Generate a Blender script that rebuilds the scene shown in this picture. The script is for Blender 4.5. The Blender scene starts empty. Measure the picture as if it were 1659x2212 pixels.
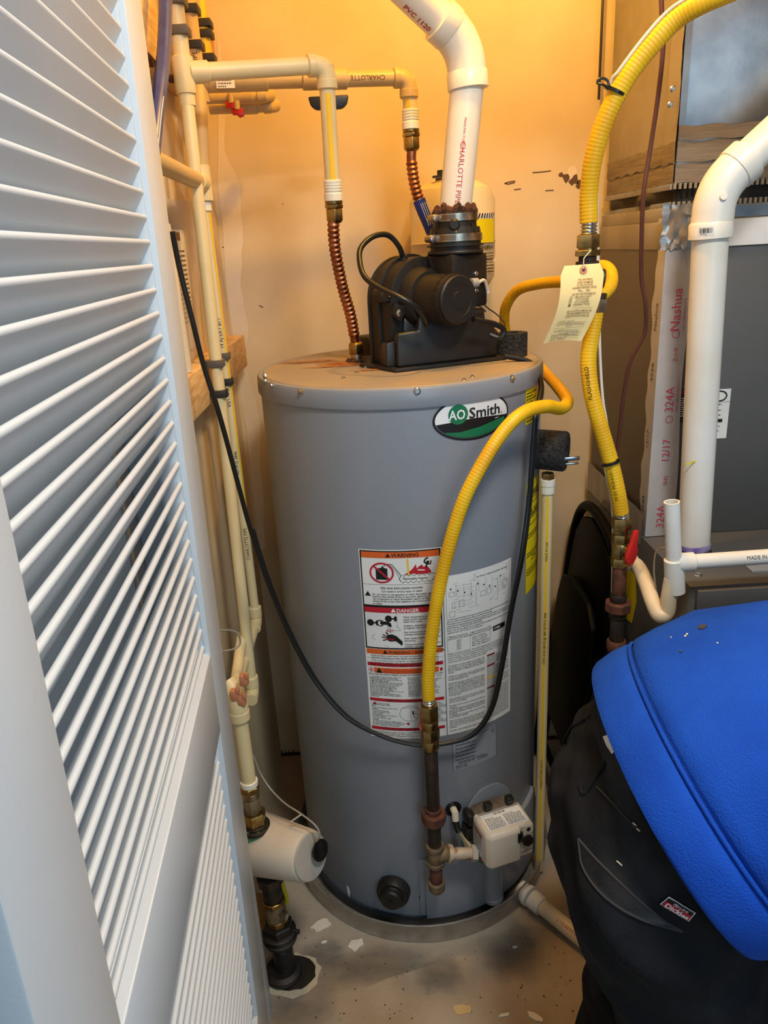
import bpy, bmesh, math, random
from mathutils import Vector as V, Matrix
from math import sin, cos, pi, radians, sqrt, atan2
random.seed(7)
sc = bpy.context.scene
COL = sc.collection

# ------------------------------------------------------------------ camera
F, H = 1600.0, 1.45                      # focal length in px of a 1659x2212 frame, eye height
PITCH, YAW, ROLL = radians(19.8), radians(0.6), radians(3.2)
fw = V((sin(YAW)*cos(PITCH), cos(YAW)*cos(PITCH), -sin(PITCH)))
r0 = V((cos(YAW), -sin(YAW), 0)); u0 = r0.cross(fw)
rt = r0*cos(ROLL)-u0*sin(ROLL); up = u0*cos(ROLL)+r0*sin(ROLL)
EYE = V((0, 0, H))
cam = bpy.data.cameras.new('camera'); cam_o = bpy.data.objects.new('camera', cam); COL.objects.link(cam_o)
cam.sensor_fit = 'VERTICAL'; cam.sensor_height = 36.0; cam.lens = 36.0*F/2212.0; cam.clip_start = 0.02
m3 = Matrix((rt, up, -fw)).transposed()
cam_o.matrix_world = Matrix.Translation(EYE) @ m3.to_4x4()
sc.camera = cam_o

# ------------------------------------------------------------------ light
sc.view_settings.view_transform = 'Standard'; sc.view_settings.look = 'None'
sc.view_settings.exposure = 0.0; sc.view_settings.gamma = 1.0; sc.view_settings.use_curve_mapping = False
w = bpy.data.worlds.new('room_ambient'); sc.world = w; w.use_nodes = True
w.node_tree.nodes['Background'].inputs[0].default_value = (0.60, 0.80, 1.0, 1)
w.node_tree.nodes['Background'].inputs[1].default_value = 0.17
def lamp(name, kind, loc, energy, col, size=0.1, target=None, sy=None):
    l = bpy.data.lights.new(name, kind); l.energy = energy; l.color = col
    if kind == 'AREA':
        l.size = size
        if sy: l.shape = 'RECTANGLE'; l.size_y = sy
    else: l.shadow_soft_size = size
    o = bpy.data.objects.new(name, l); COL.objects.link(o); o.location = loc
    if target is not None: o.rotation_euler = (V(target)-V(loc)).to_track_quat('-Z', 'Y').to_euler()
    return o
lamp('hall_ceiling_light', 'AREA', (0.42, 0.30, 2.40), 22, (1.0, 0.96, 0.90), 0.30, (0.42, 0.30, 0))
lamp('hall_window_light', 'AREA', (0.75, -1.5, 1.6), 17, (0.58, 0.82, 1.0), 1.2, (0.0, 1.0, 0.9), 1.4)
lamp('closet_bulb', 'POINT', (0.26, 1.30, 2.26), 21, (1.0, 0.55, 0.09), 0.03)

# ------------------------------------------------------------------ pixel rays -> points of the place
def ray(px, py): return fw + rt*((px-829.5)/F) - up*((py-1106.0)/F)
def at(px, py, X=None, Y=None, Z=None):
    d = ray(px, py)
    t = Y/d.y if Y is not None else (X/d.x if X is not None else (Z-H)/d.z)
    return EYE + d*t
TC = V((0.064, 1.53, 0)); TR = 0.285; TZ = 1.222          # tank axis, radius, top
def cyl_hit(px, py, R=TR):
    d = ray(px, py); a = d.x**2+d.y**2; b = -2*(d.x*TC.x+d.y*TC.y); c = TC.x**2+TC.y**2-R*R
    t = (-b-sqrt(max(b*b-4*a*c, 0)))/(2*a); return EYE+d*t
def cylp(th, z, r=TR): return V((TC.x+r*sin(th), TC.y-r*cos(th), z))

# ------------------------------------------------------------------ materials
def lin(c):
    return tuple((x/12.92 if x <= .04045 else ((x+.055)/1.055)**2.4) for x in (v/255 for v in c))
MATS = {}
def mat(name, c, rough=.5, metal=0., c2=None, scale=8., thr=(.4, .65), bump=0., bscale=120., spec=.5, coat=0., alpha=1., stretch=(1, 1, 1), trans=0., detail=5.):
    m = bpy.data.materials.new(name); m.use_nodes = True; nt = m.node_tree; p = nt.nodes['Principled BSDF']
    p.inputs['Roughness'].default_value = rough; p.inputs['Metallic'].default_value = metal
    p.inputs['Specular IOR Level'].default_value = spec; p.inputs['Coat Weight'].default_value = coat
    p.inputs['Alpha'].default_value = alpha; p.inputs['Transmission Weight'].default_value = trans
    tc = nt.nodes.new('ShaderNodeTexCoord'); mp = nt.nodes.new('ShaderNodeMapping'); mp.inputs['Scale'].default_value = stretch
    nt.links.new(tc.outputs['Object'], mp.inputs[0])
    n = nt.nodes.new('ShaderNodeTexNoise'); n.inputs['Scale'].default_value = scale; n.inputs['Detail'].default_value = detail
    nt.links.new(mp.outputs[0], n.inputs[0])
    r = nt.nodes.new('ShaderNodeValToRGB'); r.color_ramp.elements[0].position, r.color_ramp.elements[1].position = thr
    l1 = lin(c); l2 = lin(c2) if c2 else tuple(x*.9 for x in l1)
    r.color_ramp.elements[0].color = (*l1, 1); r.color_ramp.elements[1].color = (*l2, 1)
    nt.links.new(n.outputs[0], r.inputs[0]); nt.links.new(r.outputs[0], p.inputs['Base Color'])
    if bump:
        b = nt.nodes.new('ShaderNodeBump'); b.inputs['Strength'].default_value = bump; b.inputs['Distance'].default_value = .004
        n2 = nt.nodes.new('ShaderNodeTexNoise'); n2.inputs['Scale'].default_value = bscale; n2.inputs['Detail'].default_value = 4
        nt.links.new(mp.outputs[0], n2.inputs[0]); nt.links.new(n2.outputs[0], b.inputs['Height']); nt.links.new(b.outputs[0], p.inputs['Normal'])
    MATS[name] = m; return m
mat('drywall', (220, 199, 162), .85, c2=(207, 184, 144), scale=3.5, bump=.12, bscale=60)
mat('joint_compound', (226, 209, 182), .9, c2=(220, 202, 172), scale=9, bump=.25, bscale=40)
mat('paint_grey', (196, 196, 196), .7)
mat('concrete', (174, 160, 140), .85, c2=(148, 124, 94), scale=3.2, thr=(.40, .66), bump=.45, bscale=70, detail=9)
mat('concrete_rim', (190, 176, 150), .95, bump=.8, bscale=90)
mat('door_paint', (208, 215, 221), .36, c2=(203, 211, 217), scale=3, bump=.03, bscale=200)
mat('tank_paint', (140, 145, 152), .33, c2=(135, 140, 147), scale=2, spec=.5)
mat('tank_lid', (150, 138, 120), .6, c2=(168, 146, 112), scale=7, bump=.15)
mat('rust_stain', (150, 78, 28), .9, c2=(196, 140, 70), scale=60, bump=.3)
mat('rust_dark', (88, 52, 32), .95, c2=(30, 20, 16), scale=90, bump=1.0, bscale=140)
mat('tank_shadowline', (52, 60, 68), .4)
mat('pan_metal', (184, 176, 164), .4, .55, c2=(160, 150, 136), scale=22, bump=.1)
mat('black_plastic', (26, 25, 24), .42, c2=(44, 38, 30), scale=14, thr=(.5, .8))
mat('black_dusty', (22, 20, 18), .5, c2=(48, 40, 30), scale=10, thr=(.48, .75), bump=.1)
mat('black_gloss', (20, 20, 21), .25)
mat('motor_end', (34, 34, 35), .45, .2)
mat('rubber', (24, 23, 22), .5, bump=.05)
mat('cord_black', (18, 18, 18), .35)
mat('screw', (200, 198, 192), .28, 1.)
mat('copper', (182, 120, 86), .38, 1., c2=(136, 84, 60), scale=30, bump=.1)
mat('brass', (182, 156, 98), .33, 1., c2=(120, 98, 58), scale=40, bump=.08)
mat('steel_bright', (206, 204, 198), .25, 1.)
mat('steel_clamp', (186, 180, 168), .33, 1., c2=(150, 138, 118), scale=40)
mat('pvc', (236, 230, 216), .32, c2=(230, 222, 204), scale=4)
mat('pvc_white', (238, 236, 228), .34, c2=(228, 222, 206), scale=6)
mat('pvc_old', (226, 210, 178), .45, c2=(200, 164, 118), scale=8, thr=(.5, .8))
mat('cpvc', (226, 208, 160), .4, c2=(216, 196, 146), scale=6)
mat('cpvc_tan', (204, 176, 124), .42, c2=(196, 166, 112), scale=6)
mat('cpvc_yellow', (246, 196, 18), .45)
mat('csst', (240, 190, 18), .42, c2=(226, 168, 12), scale=14)
mat('csst_dusty', (226, 166, 40), .6, c2=(206, 150, 50), scale=30)
mat('iron_black', (58, 50, 44), .5, .5, c2=(92, 66, 48), scale=45, thr=(.5, .75), bump=.2)
mat('iron_rust', (112, 66, 48), .7, .2, c2=(78, 50, 40), scale=50, bump=.3)
mat('iron_tan', (132, 112, 82), .6, .3, c2=(104, 84, 62), scale=45, bump=.25)
mat('nipple_white', (196, 178, 156), .6, .3, c2=(132, 92, 74), scale=60, thr=(.5, .62), bump=.2)
mat('galvanised', (150, 158, 164), .38, .75, c2=(122, 130, 138), scale=16, thr=(.35, .7), bump=.04)
mat('galvanised_warmlit', (160, 154, 142), .55, .35, c2=(146, 138, 126), scale=9)  # same metal with the closet's warm light put into its colour
mat('mastic', (132, 120, 104), .8, c2=(112, 100, 86), scale=12, bump=.4, bscale=40, stretch=(.4, .4, 3))
mat('foil', (206, 204, 200), .28, .9, c2=(180, 178, 174), scale=30, bump=.3, bscale=28)
mat('foil_tape', (196, 194, 194), .36, .2, bump=.25, bscale=40)
mat('clear_tape', (150, 142, 130), .25, 0, bump=.2, bscale=30)
mat('furnace_grey', (88, 88, 86), .5, c2=(82, 82, 80), scale=3)
mat('furnace_side', (96, 88, 76), .45, c2=(88, 80, 70), scale=3)
mat('canvas_black', (30, 28, 26), .8, c2=(70, 58, 44), scale=18, bump=.6, bscale=25)
mat('foam', (52, 50, 48), .95, c2=(24, 24, 24), scale=220, thr=(.42, .58), bump=1., bscale=170)
mat('wood', (222, 184, 126), .7, c2=(200, 154, 96), scale=16, stretch=(7, 1, 7), bump=.1)
mat('wood_end', (206, 150, 82), .8, c2=(176, 118, 60), scale=40, bump=.2)
mat('bark', (96, 54, 26), .95, c2=(60, 34, 18), scale=40, bump=.6)
mat('hose_blue', (34, 52, 108), .3, c2=(52, 70, 120), scale=30)
mat('hose_stripe', (226, 214, 190), .4)
mat('red_handle', (196, 34, 30), .4, c2=(170, 26, 24), scale=20)
mat('red_faded', (178, 86, 76), .6, c2=(150, 66, 58), scale=30)
mat('orange_clip', (198, 128, 92), .6)
mat('clip_grey', (92, 84, 74), .5)
mat('clip_black', (40, 38, 36), .5)
mat('handle_navy', (26, 32, 46), .45)
mat('label_white', (232, 232, 228), .45)
mat('label_clear', (152, 157, 164), .32)
mat('p_black', (16, 15, 15), .5); mat('p_orange', (222, 98, 32), .5); mat('p_red', (190, 26, 44), .5)
mat('p_darkred', (134, 24, 40), .5); mat('p_green', (22, 116, 74), .4); mat('p_darkgreen', (16, 60, 42), .4); mat('p_white', (238, 238, 236), .45)
mat('p_grey', (60, 62, 64), .6); mat('p_yellow', (236, 214, 20), .45); mat('p_pink', (196, 66, 92), .6); mat('p_brown', (96, 66, 36), .7); mat('p_blue', (30, 52, 130), .5)
mat('p_ink', (84, 92, 130), .6); mat('p_redprint', (190, 60, 44), .6); mat('p_lines', (120, 122, 124), .6)
mat('valve_beige', (222, 210, 190), .45, c2=(212, 198, 176), scale=8)
mat('valve_grey', (176, 170, 160), .5)
mat('valve_dark', (84, 78, 70), .5, .2, c2=(120, 108, 92), scale=30)
mat('chair_black', (8, 8, 9), .5, spec=.12)
mat('meter_beige', (214, 202, 184), .42, c2=(204, 190, 168), scale=12)
mat('green_tape', (92, 148, 88), .6)
mat('yellow_handle', (214, 190, 22), .5)
mat('etank', (222, 204, 164), .42, c2=(212, 192, 150), scale=4)
mat('tag_paper', (250, 222, 158), .8, c2=(246, 216, 148), scale=12)
mat('hoodie', (25, 80, 186), .95, c2=(21, 72, 174), scale=12, bump=.5, bscale=420, spec=.2)
mat('pants', (24, 25, 28), .9, c2=(58, 59, 61), scale=7, thr=(.50, .85), bump=.3, bscale=330, spec=.2)
mat('pants_seam', (52, 52, 54), .9); mat('dust', (110, 112, 112), .95)
mat('skin', (206, 150, 122), .5); mat('hair', (58, 42, 30), .7); mat('shoe', (40, 34, 28), .6)
mat('wire_grey', (150, 142, 130), .5); mat('wire_brown', (92, 52, 40), .45); mat('wire_white', (230, 224, 208), .5)
mat('w_orange', (224, 120, 50), .5); mat('w_blue', (40, 70, 150), .5); mat('w_yellow', (228, 206, 80), .5); mat('w_green', (70, 120, 90), .5)
mat('bag_clear', (224, 214, 196), .15, alpha=.42, spec=.6)
mat('paper_doc', (222, 206, 176), .8)
mat('paint_flake', (232, 220, 200), .8)
mat('cardboard', (190, 136, 76), .9, c2=(150, 98, 50), scale=20)
mat('oil_stain', (96, 92, 86), .85, c2=(112, 104, 92), scale=12)
def soft_alpha(m, top):
    nt = m.node_tree; tc = nt.nodes.new('ShaderNodeTexCoord'); sub = nt.nodes.new('ShaderNodeVectorMath'); sub.operation = 'SUBTRACT'; sub.inputs[1].default_value = (.5, .5, 0)
    ml = nt.nodes.new('ShaderNodeVectorMath'); ml.operation = 'MULTIPLY'; ml.inputs[1].default_value = (1, 1, 0); ln = nt.nodes.new('ShaderNodeVectorMath'); ln.operation = 'LENGTH'
    nz = nt.nodes.new('ShaderNodeTexNoise'); nz.inputs['Scale'].default_value = 4.; ad = nt.nodes.new('ShaderNodeMath'); ad.operation = 'MULTIPLY_ADD'; ad.inputs[1].default_value = .35
    mr = nt.nodes.new('ShaderNodeMapRange'); mr.inputs[1].default_value = .54; mr.inputs[2].default_value = .22; mr.inputs[3].default_value = 0; mr.inputs[4].default_value = top
    nt.links.new(tc.outputs['Generated'], sub.inputs[0]); nt.links.new(sub.outputs[0], ml.inputs[0]); nt.links.new(ml.outputs[0], ln.inputs[0]); nt.links.new(tc.outputs['Generated'], nz.inputs[0])
    nt.links.new(nz.outputs[0], ad.inputs[0]); nt.links.new(ln.outputs['Value'], ad.inputs[2]); nt.links.new(ad.outputs[0], mr.inputs[0]); nt.links.new(mr.outputs[0], nt.nodes['Principled BSDF'].inputs['Alpha'])
soft_alpha(MATS['oil_stain'], .5); soft_alpha(MATS['rust_stain'], .95)
mat('bulb_glass', (255, 240, 210), .2)

# ------------------------------------------------------------------ mesh building
def frame_of(d):
    d = d.normalized(); a = V((0, 0, 1)) if abs(d.z) < .95 else V((1, 0, 0))
    x = d.cross(a).normalized(); return x, d.cross(x).normalized() * -1, d
def spline(pts, n=10):
    pts = [V(p) for p in pts]; out = []
    P = [pts[0]*2-pts[1]] + pts + [pts[-1]*2-pts[-2]]
    for i in range(1, len(P)-2):
        a, b, c, d = P[i-1:i+3]
        for k in range(n):
            t = k/n
            out.append(.5*((2*b)+(c-a)*t+(2*a-5*b+4*c-d)*t*t+(3*b-a-3*c+d)*t**3))
    out.append(pts[-1]); return out
def resample(pts, step):
    out = [pts[0].copy()]; acc = 0.
    for a, b in zip(pts, pts[1:]):
        L = (b-a).length; s = step-acc
        while s <= L and L > 0:
            out.append(a.lerp(b, s/L)); s += step
        acc = (acc+L) % step if L else acc
    if (out[-1]-pts[-1]).length > step*.3: out.append(pts[-1].copy())
    return out
WL = {}
class MB:
    def __init__(s): s.v = []; s.f = []
    def add(s, vs, fs):
        o = len(s.v); s.v += [V(p) for p in vs]; s.f += [tuple(i+o for i in f) for f in fs]; return s
    def tube(s, pts, r, seg=14, caps=True, rib=None):
        pts = [V(p) for p in pts]; n = len(pts); vs = []; fs = []
        T = [(pts[min(i+1, n-1)]-pts[max(i-1, 0)]).normalized() for i in range(n)]
        x, y, _ = frame_of(T[0]); y = T[0].cross(x); L = 0.
        for i in range(n):
            if i:
                L += (pts[i]-pts[i-1]).length
                x = (x-T[i]*x.dot(T[i])).normalized(); y = T[i].cross(x)
            rr = r(i/(n-1), L) if callable(r) else (r[i] if isinstance(r, (list, tuple)) else r)
            for k in range(seg):
                a = 2*pi*k/seg; vs.append(pts[i]+(x*cos(a)+y*sin(a))*rr)
        for i in range(n-1):
            for k in range(seg):
                k2 = (k+1) % seg; fs.append((i*seg+k, i*seg+k2, (i+1)*seg+k2, (i+1)*seg+k))
        if caps: fs.append(tuple(range(seg))[::-1]); fs.append(tuple((n-1)*seg+k for k in range(seg)))
        return s.add(vs, fs)
    def lathe(s, o, d, prof, seg=24, rot=0., sx=1., sy=1., xax=None):
        o = V(o); x, y, z = frame_of(V(d))
        if xax is not None: x = V(xax).normalized(); y = z.cross(x).normalized()
        vs = []; fs = []; n = len(prof)
        for t, r in prof:
            for k in range(seg):
                a = 2*pi*k/seg+rot; vs.append(o+z*t+x*cos(a)*r*sx+y*sin(a)*r*sy)
        for i in range(n-1):
            for k in range(seg):
                k2 = (k+1) % seg; fs.append((i*seg+k, i*seg+k2, (i+1)*seg+k2, (i+1)*seg+k))
        fs.append(tuple(range(seg))[::-1]); fs.append(tuple((n-1)*seg+k for k in range(seg)))
        return s.add(vs, fs)
    def box(s, c, size, X=(1, 0, 0), Y=(0, 1, 0), Z=(0, 0, 1)):
        c = V(c); X = V(X)*size[0]/2; Y = V(Y)*size[1]/2; Z = V(Z)*size[2]/2
        vs = [c+X*i+Y*j+Z*k for i in (-1, 1) for j in (-1, 1) for k in (-1, 1)]
        return s.add(vs, [(0, 1, 3, 2), (4, 6, 7, 5), (0, 4, 5, 1), (2, 3, 7, 6), (0, 2, 6, 4), (1, 5, 7, 3)])
    def aabb(s, a, b): return s.box((V(a)+V(b))/2, [abs(b[i]-a[i]) for i in range(3)])
    def prism(s, pts, dv):
        pts = [V(p) for p in pts]; n = len(pts); dv = V(dv)
        return s.add(pts+[p+dv for p in pts], [tuple(range(n))[::-1], tuple(range(n, 2*n))]+[(i, (i+1) % n, n+(i+1) % n, n+i) for i in range(n)])
    def loft(s, rings, caps=True):
        n = len(rings[0]); vs = [p for r in rings for p in r]; fs = []
        for i in range(len(rings)-1):
            for k in range(n):
                k2 = (k+1) % n; fs.append((i*n+k, i*n+k2, (i+1)*n+k2, (i+1)*n+k))
        if caps: fs += [tuple(range(n))[::-1], tuple((len(rings)-1)*n+k for k in range(n))]
        return s.add(vs, fs)
    def grid(s, fn, nu, nv):
        vs = [fn(i/nu, j/nv) for j in range(nv+1) for i in range(nu+1)]
        return s.add(vs, [(j*(nu+1)+i, j*(nu+1)+i+1, (j+1)*(nu+1)+i+1, (j+1)*(nu+1)+i) for j in range(nv) for i in range(nu)])
    def build(s, name, m, parent=None, bevel=0., bseg=2, sharp=35, recalc=True, sub=0, group=None):
        bm = bmesh.new(); vv = [bm.verts.new(p) for p in s.v]
        for f in s.f:
            try: bm.faces.new([vv[i] for i in f])
            except ValueError: pass
        if recalc: bmesh.ops.recalc_face_normals(bm, faces=bm.faces)
        if bevel:
            es = [e for e in bm.edges if len(e.link_faces) == 2 and e.calc_face_angle(0) > radians(30)]
            bmesh.ops.bevel(bm, geom=es, offset=bevel, segments=bseg, profile=.5, affect='EDGES', clamp_overlap=True)
        cs = [v.co for v in bm.verts]
        lo = V([min(c[i] for c in cs) for i in range(3)]); hi = V([max(c[i] for c in cs) for i in range(3)])
        o = (lo+hi)/2; o.z = lo.z
        for v in bm.verts: v.co -= o
        me = bpy.data.meshes.new(name); bm.to_mesh(me); bm.free()
        for p in me.polygons: p.use_smooth = True
        me.set_sharp_from_angle(angle=radians(sharp))
        me.materials.append(MATS[m] if isinstance(m, str) else m)
        return link(name, me, o, parent)
def link(name, me, o, parent=None):
    ob = bpy.data.objects.new(name, me); COL.objects.link(ob)
    if parent: ob.parent = parent; ob.location = V(o)-WL[parent.name]
    else: ob.location = o
    WL[ob.name] = V(o); return ob
def thing(name, loc, label, cat, group=None):
    o = bpy.data.objects.new(name, None); COL.objects.link(o); o.location = loc; o.empty_display_size = .05; WL[o.name] = V(loc)
    return tag(o, label, cat, group)
def tag(o, label, cat, group=None):
    o['label'] = label; o['category'] = cat
    if group: o['group'] = group
    return o
def struct(o): o['kind'] = 'structure'; return o
def dup(ob, world, parent, rot=None):
    c = ob.copy(); COL.objects.link(c); c.parent = parent; c.location = V(world)-(WL[parent.name] if parent else V((0, 0, 0)))
    if rot is not None: c.rotation_euler = rot
    WL[c.name] = V(world); return c
# print: flat glyphs laid on a surface through fn(u, v, lift)
TXT = {}
def text_mb(mb, body, size, u, v, fn, align='LEFT', lift=.0004, width=None, vert=False, off=0.):
    cu = bpy.data.curves.new('t', 'FONT'); cu.body = body; cu.size = 1.; cu.align_x = align; cu.fill_mode = 'FRONT'; cu.resolution_u = 2; cu.offset = off
    ob = bpy.data.objects.new('t', cu); me = bpy.data.meshes.new_from_object(ob)
    xs = [p.co.x for p in me.vertices] or [0]; wd = (max(xs)-min(xs)) or 1
    kx = size if width is None else width/wd
    vs = []
    for p in me.vertices:
        a, b = p.co.x*kx, p.co.y*size
        vs.append(fn(u-b, v+a, lift) if vert == 1 else (fn(u+b, v-a, lift) if vert == 2 else fn(u+a, v+b, lift)))
    mb.add(vs, [tuple(p.vertices) for p in me.polygons])
    bpy.data.objects.remove(ob); bpy.data.meshes.remove(me); bpy.data.curves.remove(cu)
def rect_mb(mb, u0_, v0_, u1_, v1_, fn, lift=.0002, n=None):
    n = n or max(1, int(abs(u1_-u0_)/.012))
    mb.grid(lambda a, b: fn(u0_+(u1_-u0_)*a, v0_+(v1_-v0_)*b, lift), n, 1)
def poly_mb(mb, pts, fn, lift=.0003): mb.add([fn(u, v, lift) for u, v in pts], [tuple(range(len(pts)))])
def line_mb(mb, pts, wd, fn, lift=.0003):
    for (a, b), (c, d) in zip(pts, pts[1:]):
        L = sqrt((c-a)**2+(d-b)**2) or 1; nx, ny = -(d-b)/L*wd/2, (c-a)/L*wd/2
        mb.add([fn(a+nx, b+ny, lift), fn(a-nx, b-ny, lift), fn(c-nx, d-ny, lift), fn(c+nx, d+ny, lift)], [(0, 1, 2, 3)])
def bars_mb(mb, u, v, wd, n, lh, fn, lift=.0003, th=.4):
    for i in range(n):
        x = u; e = u+wd*(1 if i < n-1 else .6)
        while x < e:
            l = min(random.uniform(.004, .012)*wd/.07, e-x)
            rect_mb(mb, x, v-i*lh, x+l, v-i*lh-lh*th, fn, lift, 1); x += l+.0014
def ell(cu, cv, a, b, n=40, t0=0, t1=2*pi): return [(cu+a*cos(t0+(t1-t0)*k/n), cv+b*sin(t0+(t1-t0)*k/n)) for k in range(n+(0 if abs(t1-t0-2*pi) < 1e-6 else 1))]
def flat(o, U, W, N):
    o, U, W, N = V(o), V(U).normalized(), V(W).normalized(), V(N).normalized()
    return lambda u, v, l=0.: o+U*u+W*v+N*l
UNIT_SCREW = None
def screw(parent, p, n, r=.004, name='screw'):
    x = MB().lathe(p, n, [(-.002, r*1.5), (.0005, r*1.5), (.0015, r), (.004, r*.8)], 8)
    return x.build(name, 'screw', parent)
# ================================================================== the setting
WX, WY, CZ = -0.335, 1.89, 2.44
b = MB(); b.grid(lambda a, c: V((-2.2+4.6*a, -2.2+4.2*c, 0)), 1, 1); b.aabb((-2.2, -2.2, -.06), (2.4, 2.0, -.001))
floor = struct(b.build('floor', 'concrete'))
wall_back = struct(MB().aabb((WX-.1, WY, 0), (1.75, WY+.1, CZ)).build('wall_back', 'drywall'))
wall_left = struct(MB().aabb((WX-.1, 1.08, 0), (WX, WY, CZ)).build('wall_left', 'drywall'))
struct(MB().aabb((1.65, 1.08, 0), (1.75, WY, CZ)).build('wall_right', 'drywall'))
struct(MB().aabb((-2.2, .98, 0), (WX-.02, 1.08, CZ)).build('wall_front', 'paint_grey'))
struct(MB().aabb((WX-.02, 1.040, 0), (-.272, 1.085, 2.06)).build('trim_1', 'door_paint', None, bevel=.002))
struct(MB().aabb((WX-.02, .98, 2.06), (1.75, 1.08, CZ)).build('wall_header', 'paint_grey'))
struct(MB().aabb((WX-.1, .98, CZ), (1.75, WY+.1, CZ+.08)).build('ceiling', 'drywall'))
# drywall mud and scuffs on the back wall: thin, with outlines of their own
fb = flat((0, WY, 0), (1, 0, 0), (0, 0, 1), (0, -1, 0))
fl = flat((WX, 0, 0), (0, 1, 0), (0, 0, 1), (1, 0, 0))
def wobble(p, amp, n=4):
    out = []
    for (a, c), (d, e) in zip(p, p[1:]+p[:1]):
        for k in range(n):
            t = k/n; out.append((a+(d-a)*t+random.uniform(-amp, amp), c+(e-c)*t+random.uniform(-amp, amp)))
    return out
def wpt(px, py): q = at(px, py, Y=WY); return (q.x, q.z)
m_ = MB(); poly_mb(m_, wobble([wpt(*p) for p in ((470, 60), (490, 210), (485, 330), (520, 400), (525, 520), (520, 620), (535, 700), (530, 790), (560, 900), (565, 1040), (575, 1180), (560, 1200), (540, 1000), (500, 700), (470, 400))], .003), fb, .0008)
m_.build('joint_compound', 'joint_compound', wall_back)
m_ = MB()
for c, r, n in (((1222, 383), 11, 9), ((1240, 390), 12, 11), ((1252, 398), 9, 9), ((1213, 378), 6, 8)):
    u, v = wpt(*c); poly_mb(m_, [(u+r*.0011*cos(2*pi*k/n)*random.uniform(.5, 1.2), v+r*.0011*sin(2*pi*k/n)*random.uniform(.5, 1.2)) for k in range(n)], fb, .0006)
for pts in (((1150, 373), (1175, 371), (1190, 369)), ((1090, 396), (1100, 393), (1113, 391)), ((1110, 410), (1125, 408)), ((1178, 412), (1196, 411)), ((1090, 396), (1098, 398), (1112, 394)), ((610, 440), (612, 441)), ((560, 660), (568, 664)), ((498, 525), (504, 524)), ((480, 534), (486, 534)), ((512, 636), (518, 635))):
    line_mb(m_, [wpt(*p) for p in pts], .0025, fb, .0006)
m_.build('scuff', 'p_brown', wall_back)
m_ = MB(); u, v = wpt(1236, 378); poly_mb(m_, [(u+.012*cos(2*pi*k/11)*random.uniform(.5, 1.2), v+.02*sin(2*pi*k/11)*random.uniform(.5, 1.2)) for k in range(11)], fb, .0004)
m_.build('torn_paper', 'joint_compound', wall_back)
m_ = MB(); text_mb(m_, '7/15', .030, *wpt(622, 1632), fb, lift=.001, align='CENTER'); m_.build('stamp', 'p_brown', wall_back)
m_ = MB(); rect_mb(m_, WX, .0, .6, .012, fb, .006); m_.build('floor_gap', 'rust_dark', wall_back)
# concrete: hole at the meter riser, flakes and stains
hole = at(618, 2108, Z=0)
m_ = MB(); m_.add([V((hole.x+.012+.062*cos(2*pi*k/26)*random.uniform(.92, 1.08), hole.y+.052*sin(2*pi*k/26)*random.uniform(.92, 1.08), .0015)) for k in range(26)], [tuple(range(26))])
m_.build('hole_rim', 'concrete_rim', floor)
m_ = MB(); m_.add([V((hole.x+.016+.047*cos(2*pi*k/22)*random.uniform(.95, 1.05), hole.y+.004+.040*sin(2*pi*k/22)*random.uniform(.95, 1.05), .003)) for k in range(22)], [tuple(range(22))])
m_.build('hole', 'black_dusty', floor)
def blob(name, px, py, a, c, ang, m, z=.002, n=13, cat=None, lab=None, jag=.35, grp=None):
    p = at(px, py, Z=0); pts = []
    for k in range(n):
        t = 2*pi*k/n; q = random.uniform(1-jag, 1+jag*.4); x, y = a*cos(t)*q, c*sin(t)*q
        pts.append(V((p.x+x*cos(ang)-y*sin(ang), p.y+x*sin(ang)+y*cos(ang), .0006)))
    m_ = MB()
    if cat:
        top = [q+V((0, 0, z+random.uniform(0, z))) for q in pts]
        k = len(pts); m_.add(pts+top+[V((p.x, p.y, z*2.5))], [(i, (i+1) % k, k+(i+1) % k, k+i) for i in range(k)]+[(k+i, k+(i+1) % k, 2*k) for i in range(k)]+[tuple(range(k))[::-1]])
        o = m_.build(name, m); tag(o, lab, cat, grp)
    else:
        m_.add([q+V((0, 0, .0005)) for q in pts], [tuple(range(n))]); o = m_.build(name, m, floor)
    return o
blob('paint_flake', 694, 2000, .026, .017, .4, 'paint_flake', cat='paint chip', lab='peeled cream paint chip on concrete left of the round metal pan', grp='paint chips')
blob('paint_flake', 768, 2043, .020, .014, .8, 'paint_flake', cat='paint chip', lab='rounded cream paint chip on the floor just in front of the metal pan', grp='paint chips')
blob('paint_flake', 1158, 2199, .020, .009, -.6, 'paint_flake', cat='paint chip', lab='long pale chip on concrete at the bottom edge near black pants', grp='paint chips')
blob('paint_flake', 700, 2037, .008, .003, .3, 'paint_flake', cat='paint chip', lab='tiny cream sliver between the two larger paint chips', grp='paint chips')
blob('paint_flake', 1112, 2047, .007, .003, .1, 'paint_flake', cat='paint chip', lab='tiny white sliver on the dark stain right of the metal pan', grp='paint chips')
blob('paint_flake', 1090, 2194, .013, .003, .1, 'paint_flake', cat='paint chip', lab='thin pale sliver beside the long chip at the bottom edge', grp='paint chips')
for a in ((955, 2105, .09, .07, .2), (1105, 2062, .12, .10, .7), (800, 2085, .26, .05, .3), (690, 2060, .10, .07, 0), (640, 2170, .14, .12, 0)): blob('stain', *a, 'oil_stain', jag=.2, n=17)
blob('yellow_spot', 998, 2182, .018, .014, 0, 'cpvc_tan')
m_ = MB()
for k in range(130):
    px, py = random.uniform(600, 1250), random.uniform(1990, 2210); p = at(px, py, Z=0.0005); s = random.uniform(.0006, .0022)
    if (V((p.x, p.y))-V((TC.x, TC.y))).length < .34: continue
    m_.lathe(p, (0, 0, 1), [(0, s), (s*.7, s*.4)], 5)
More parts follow.
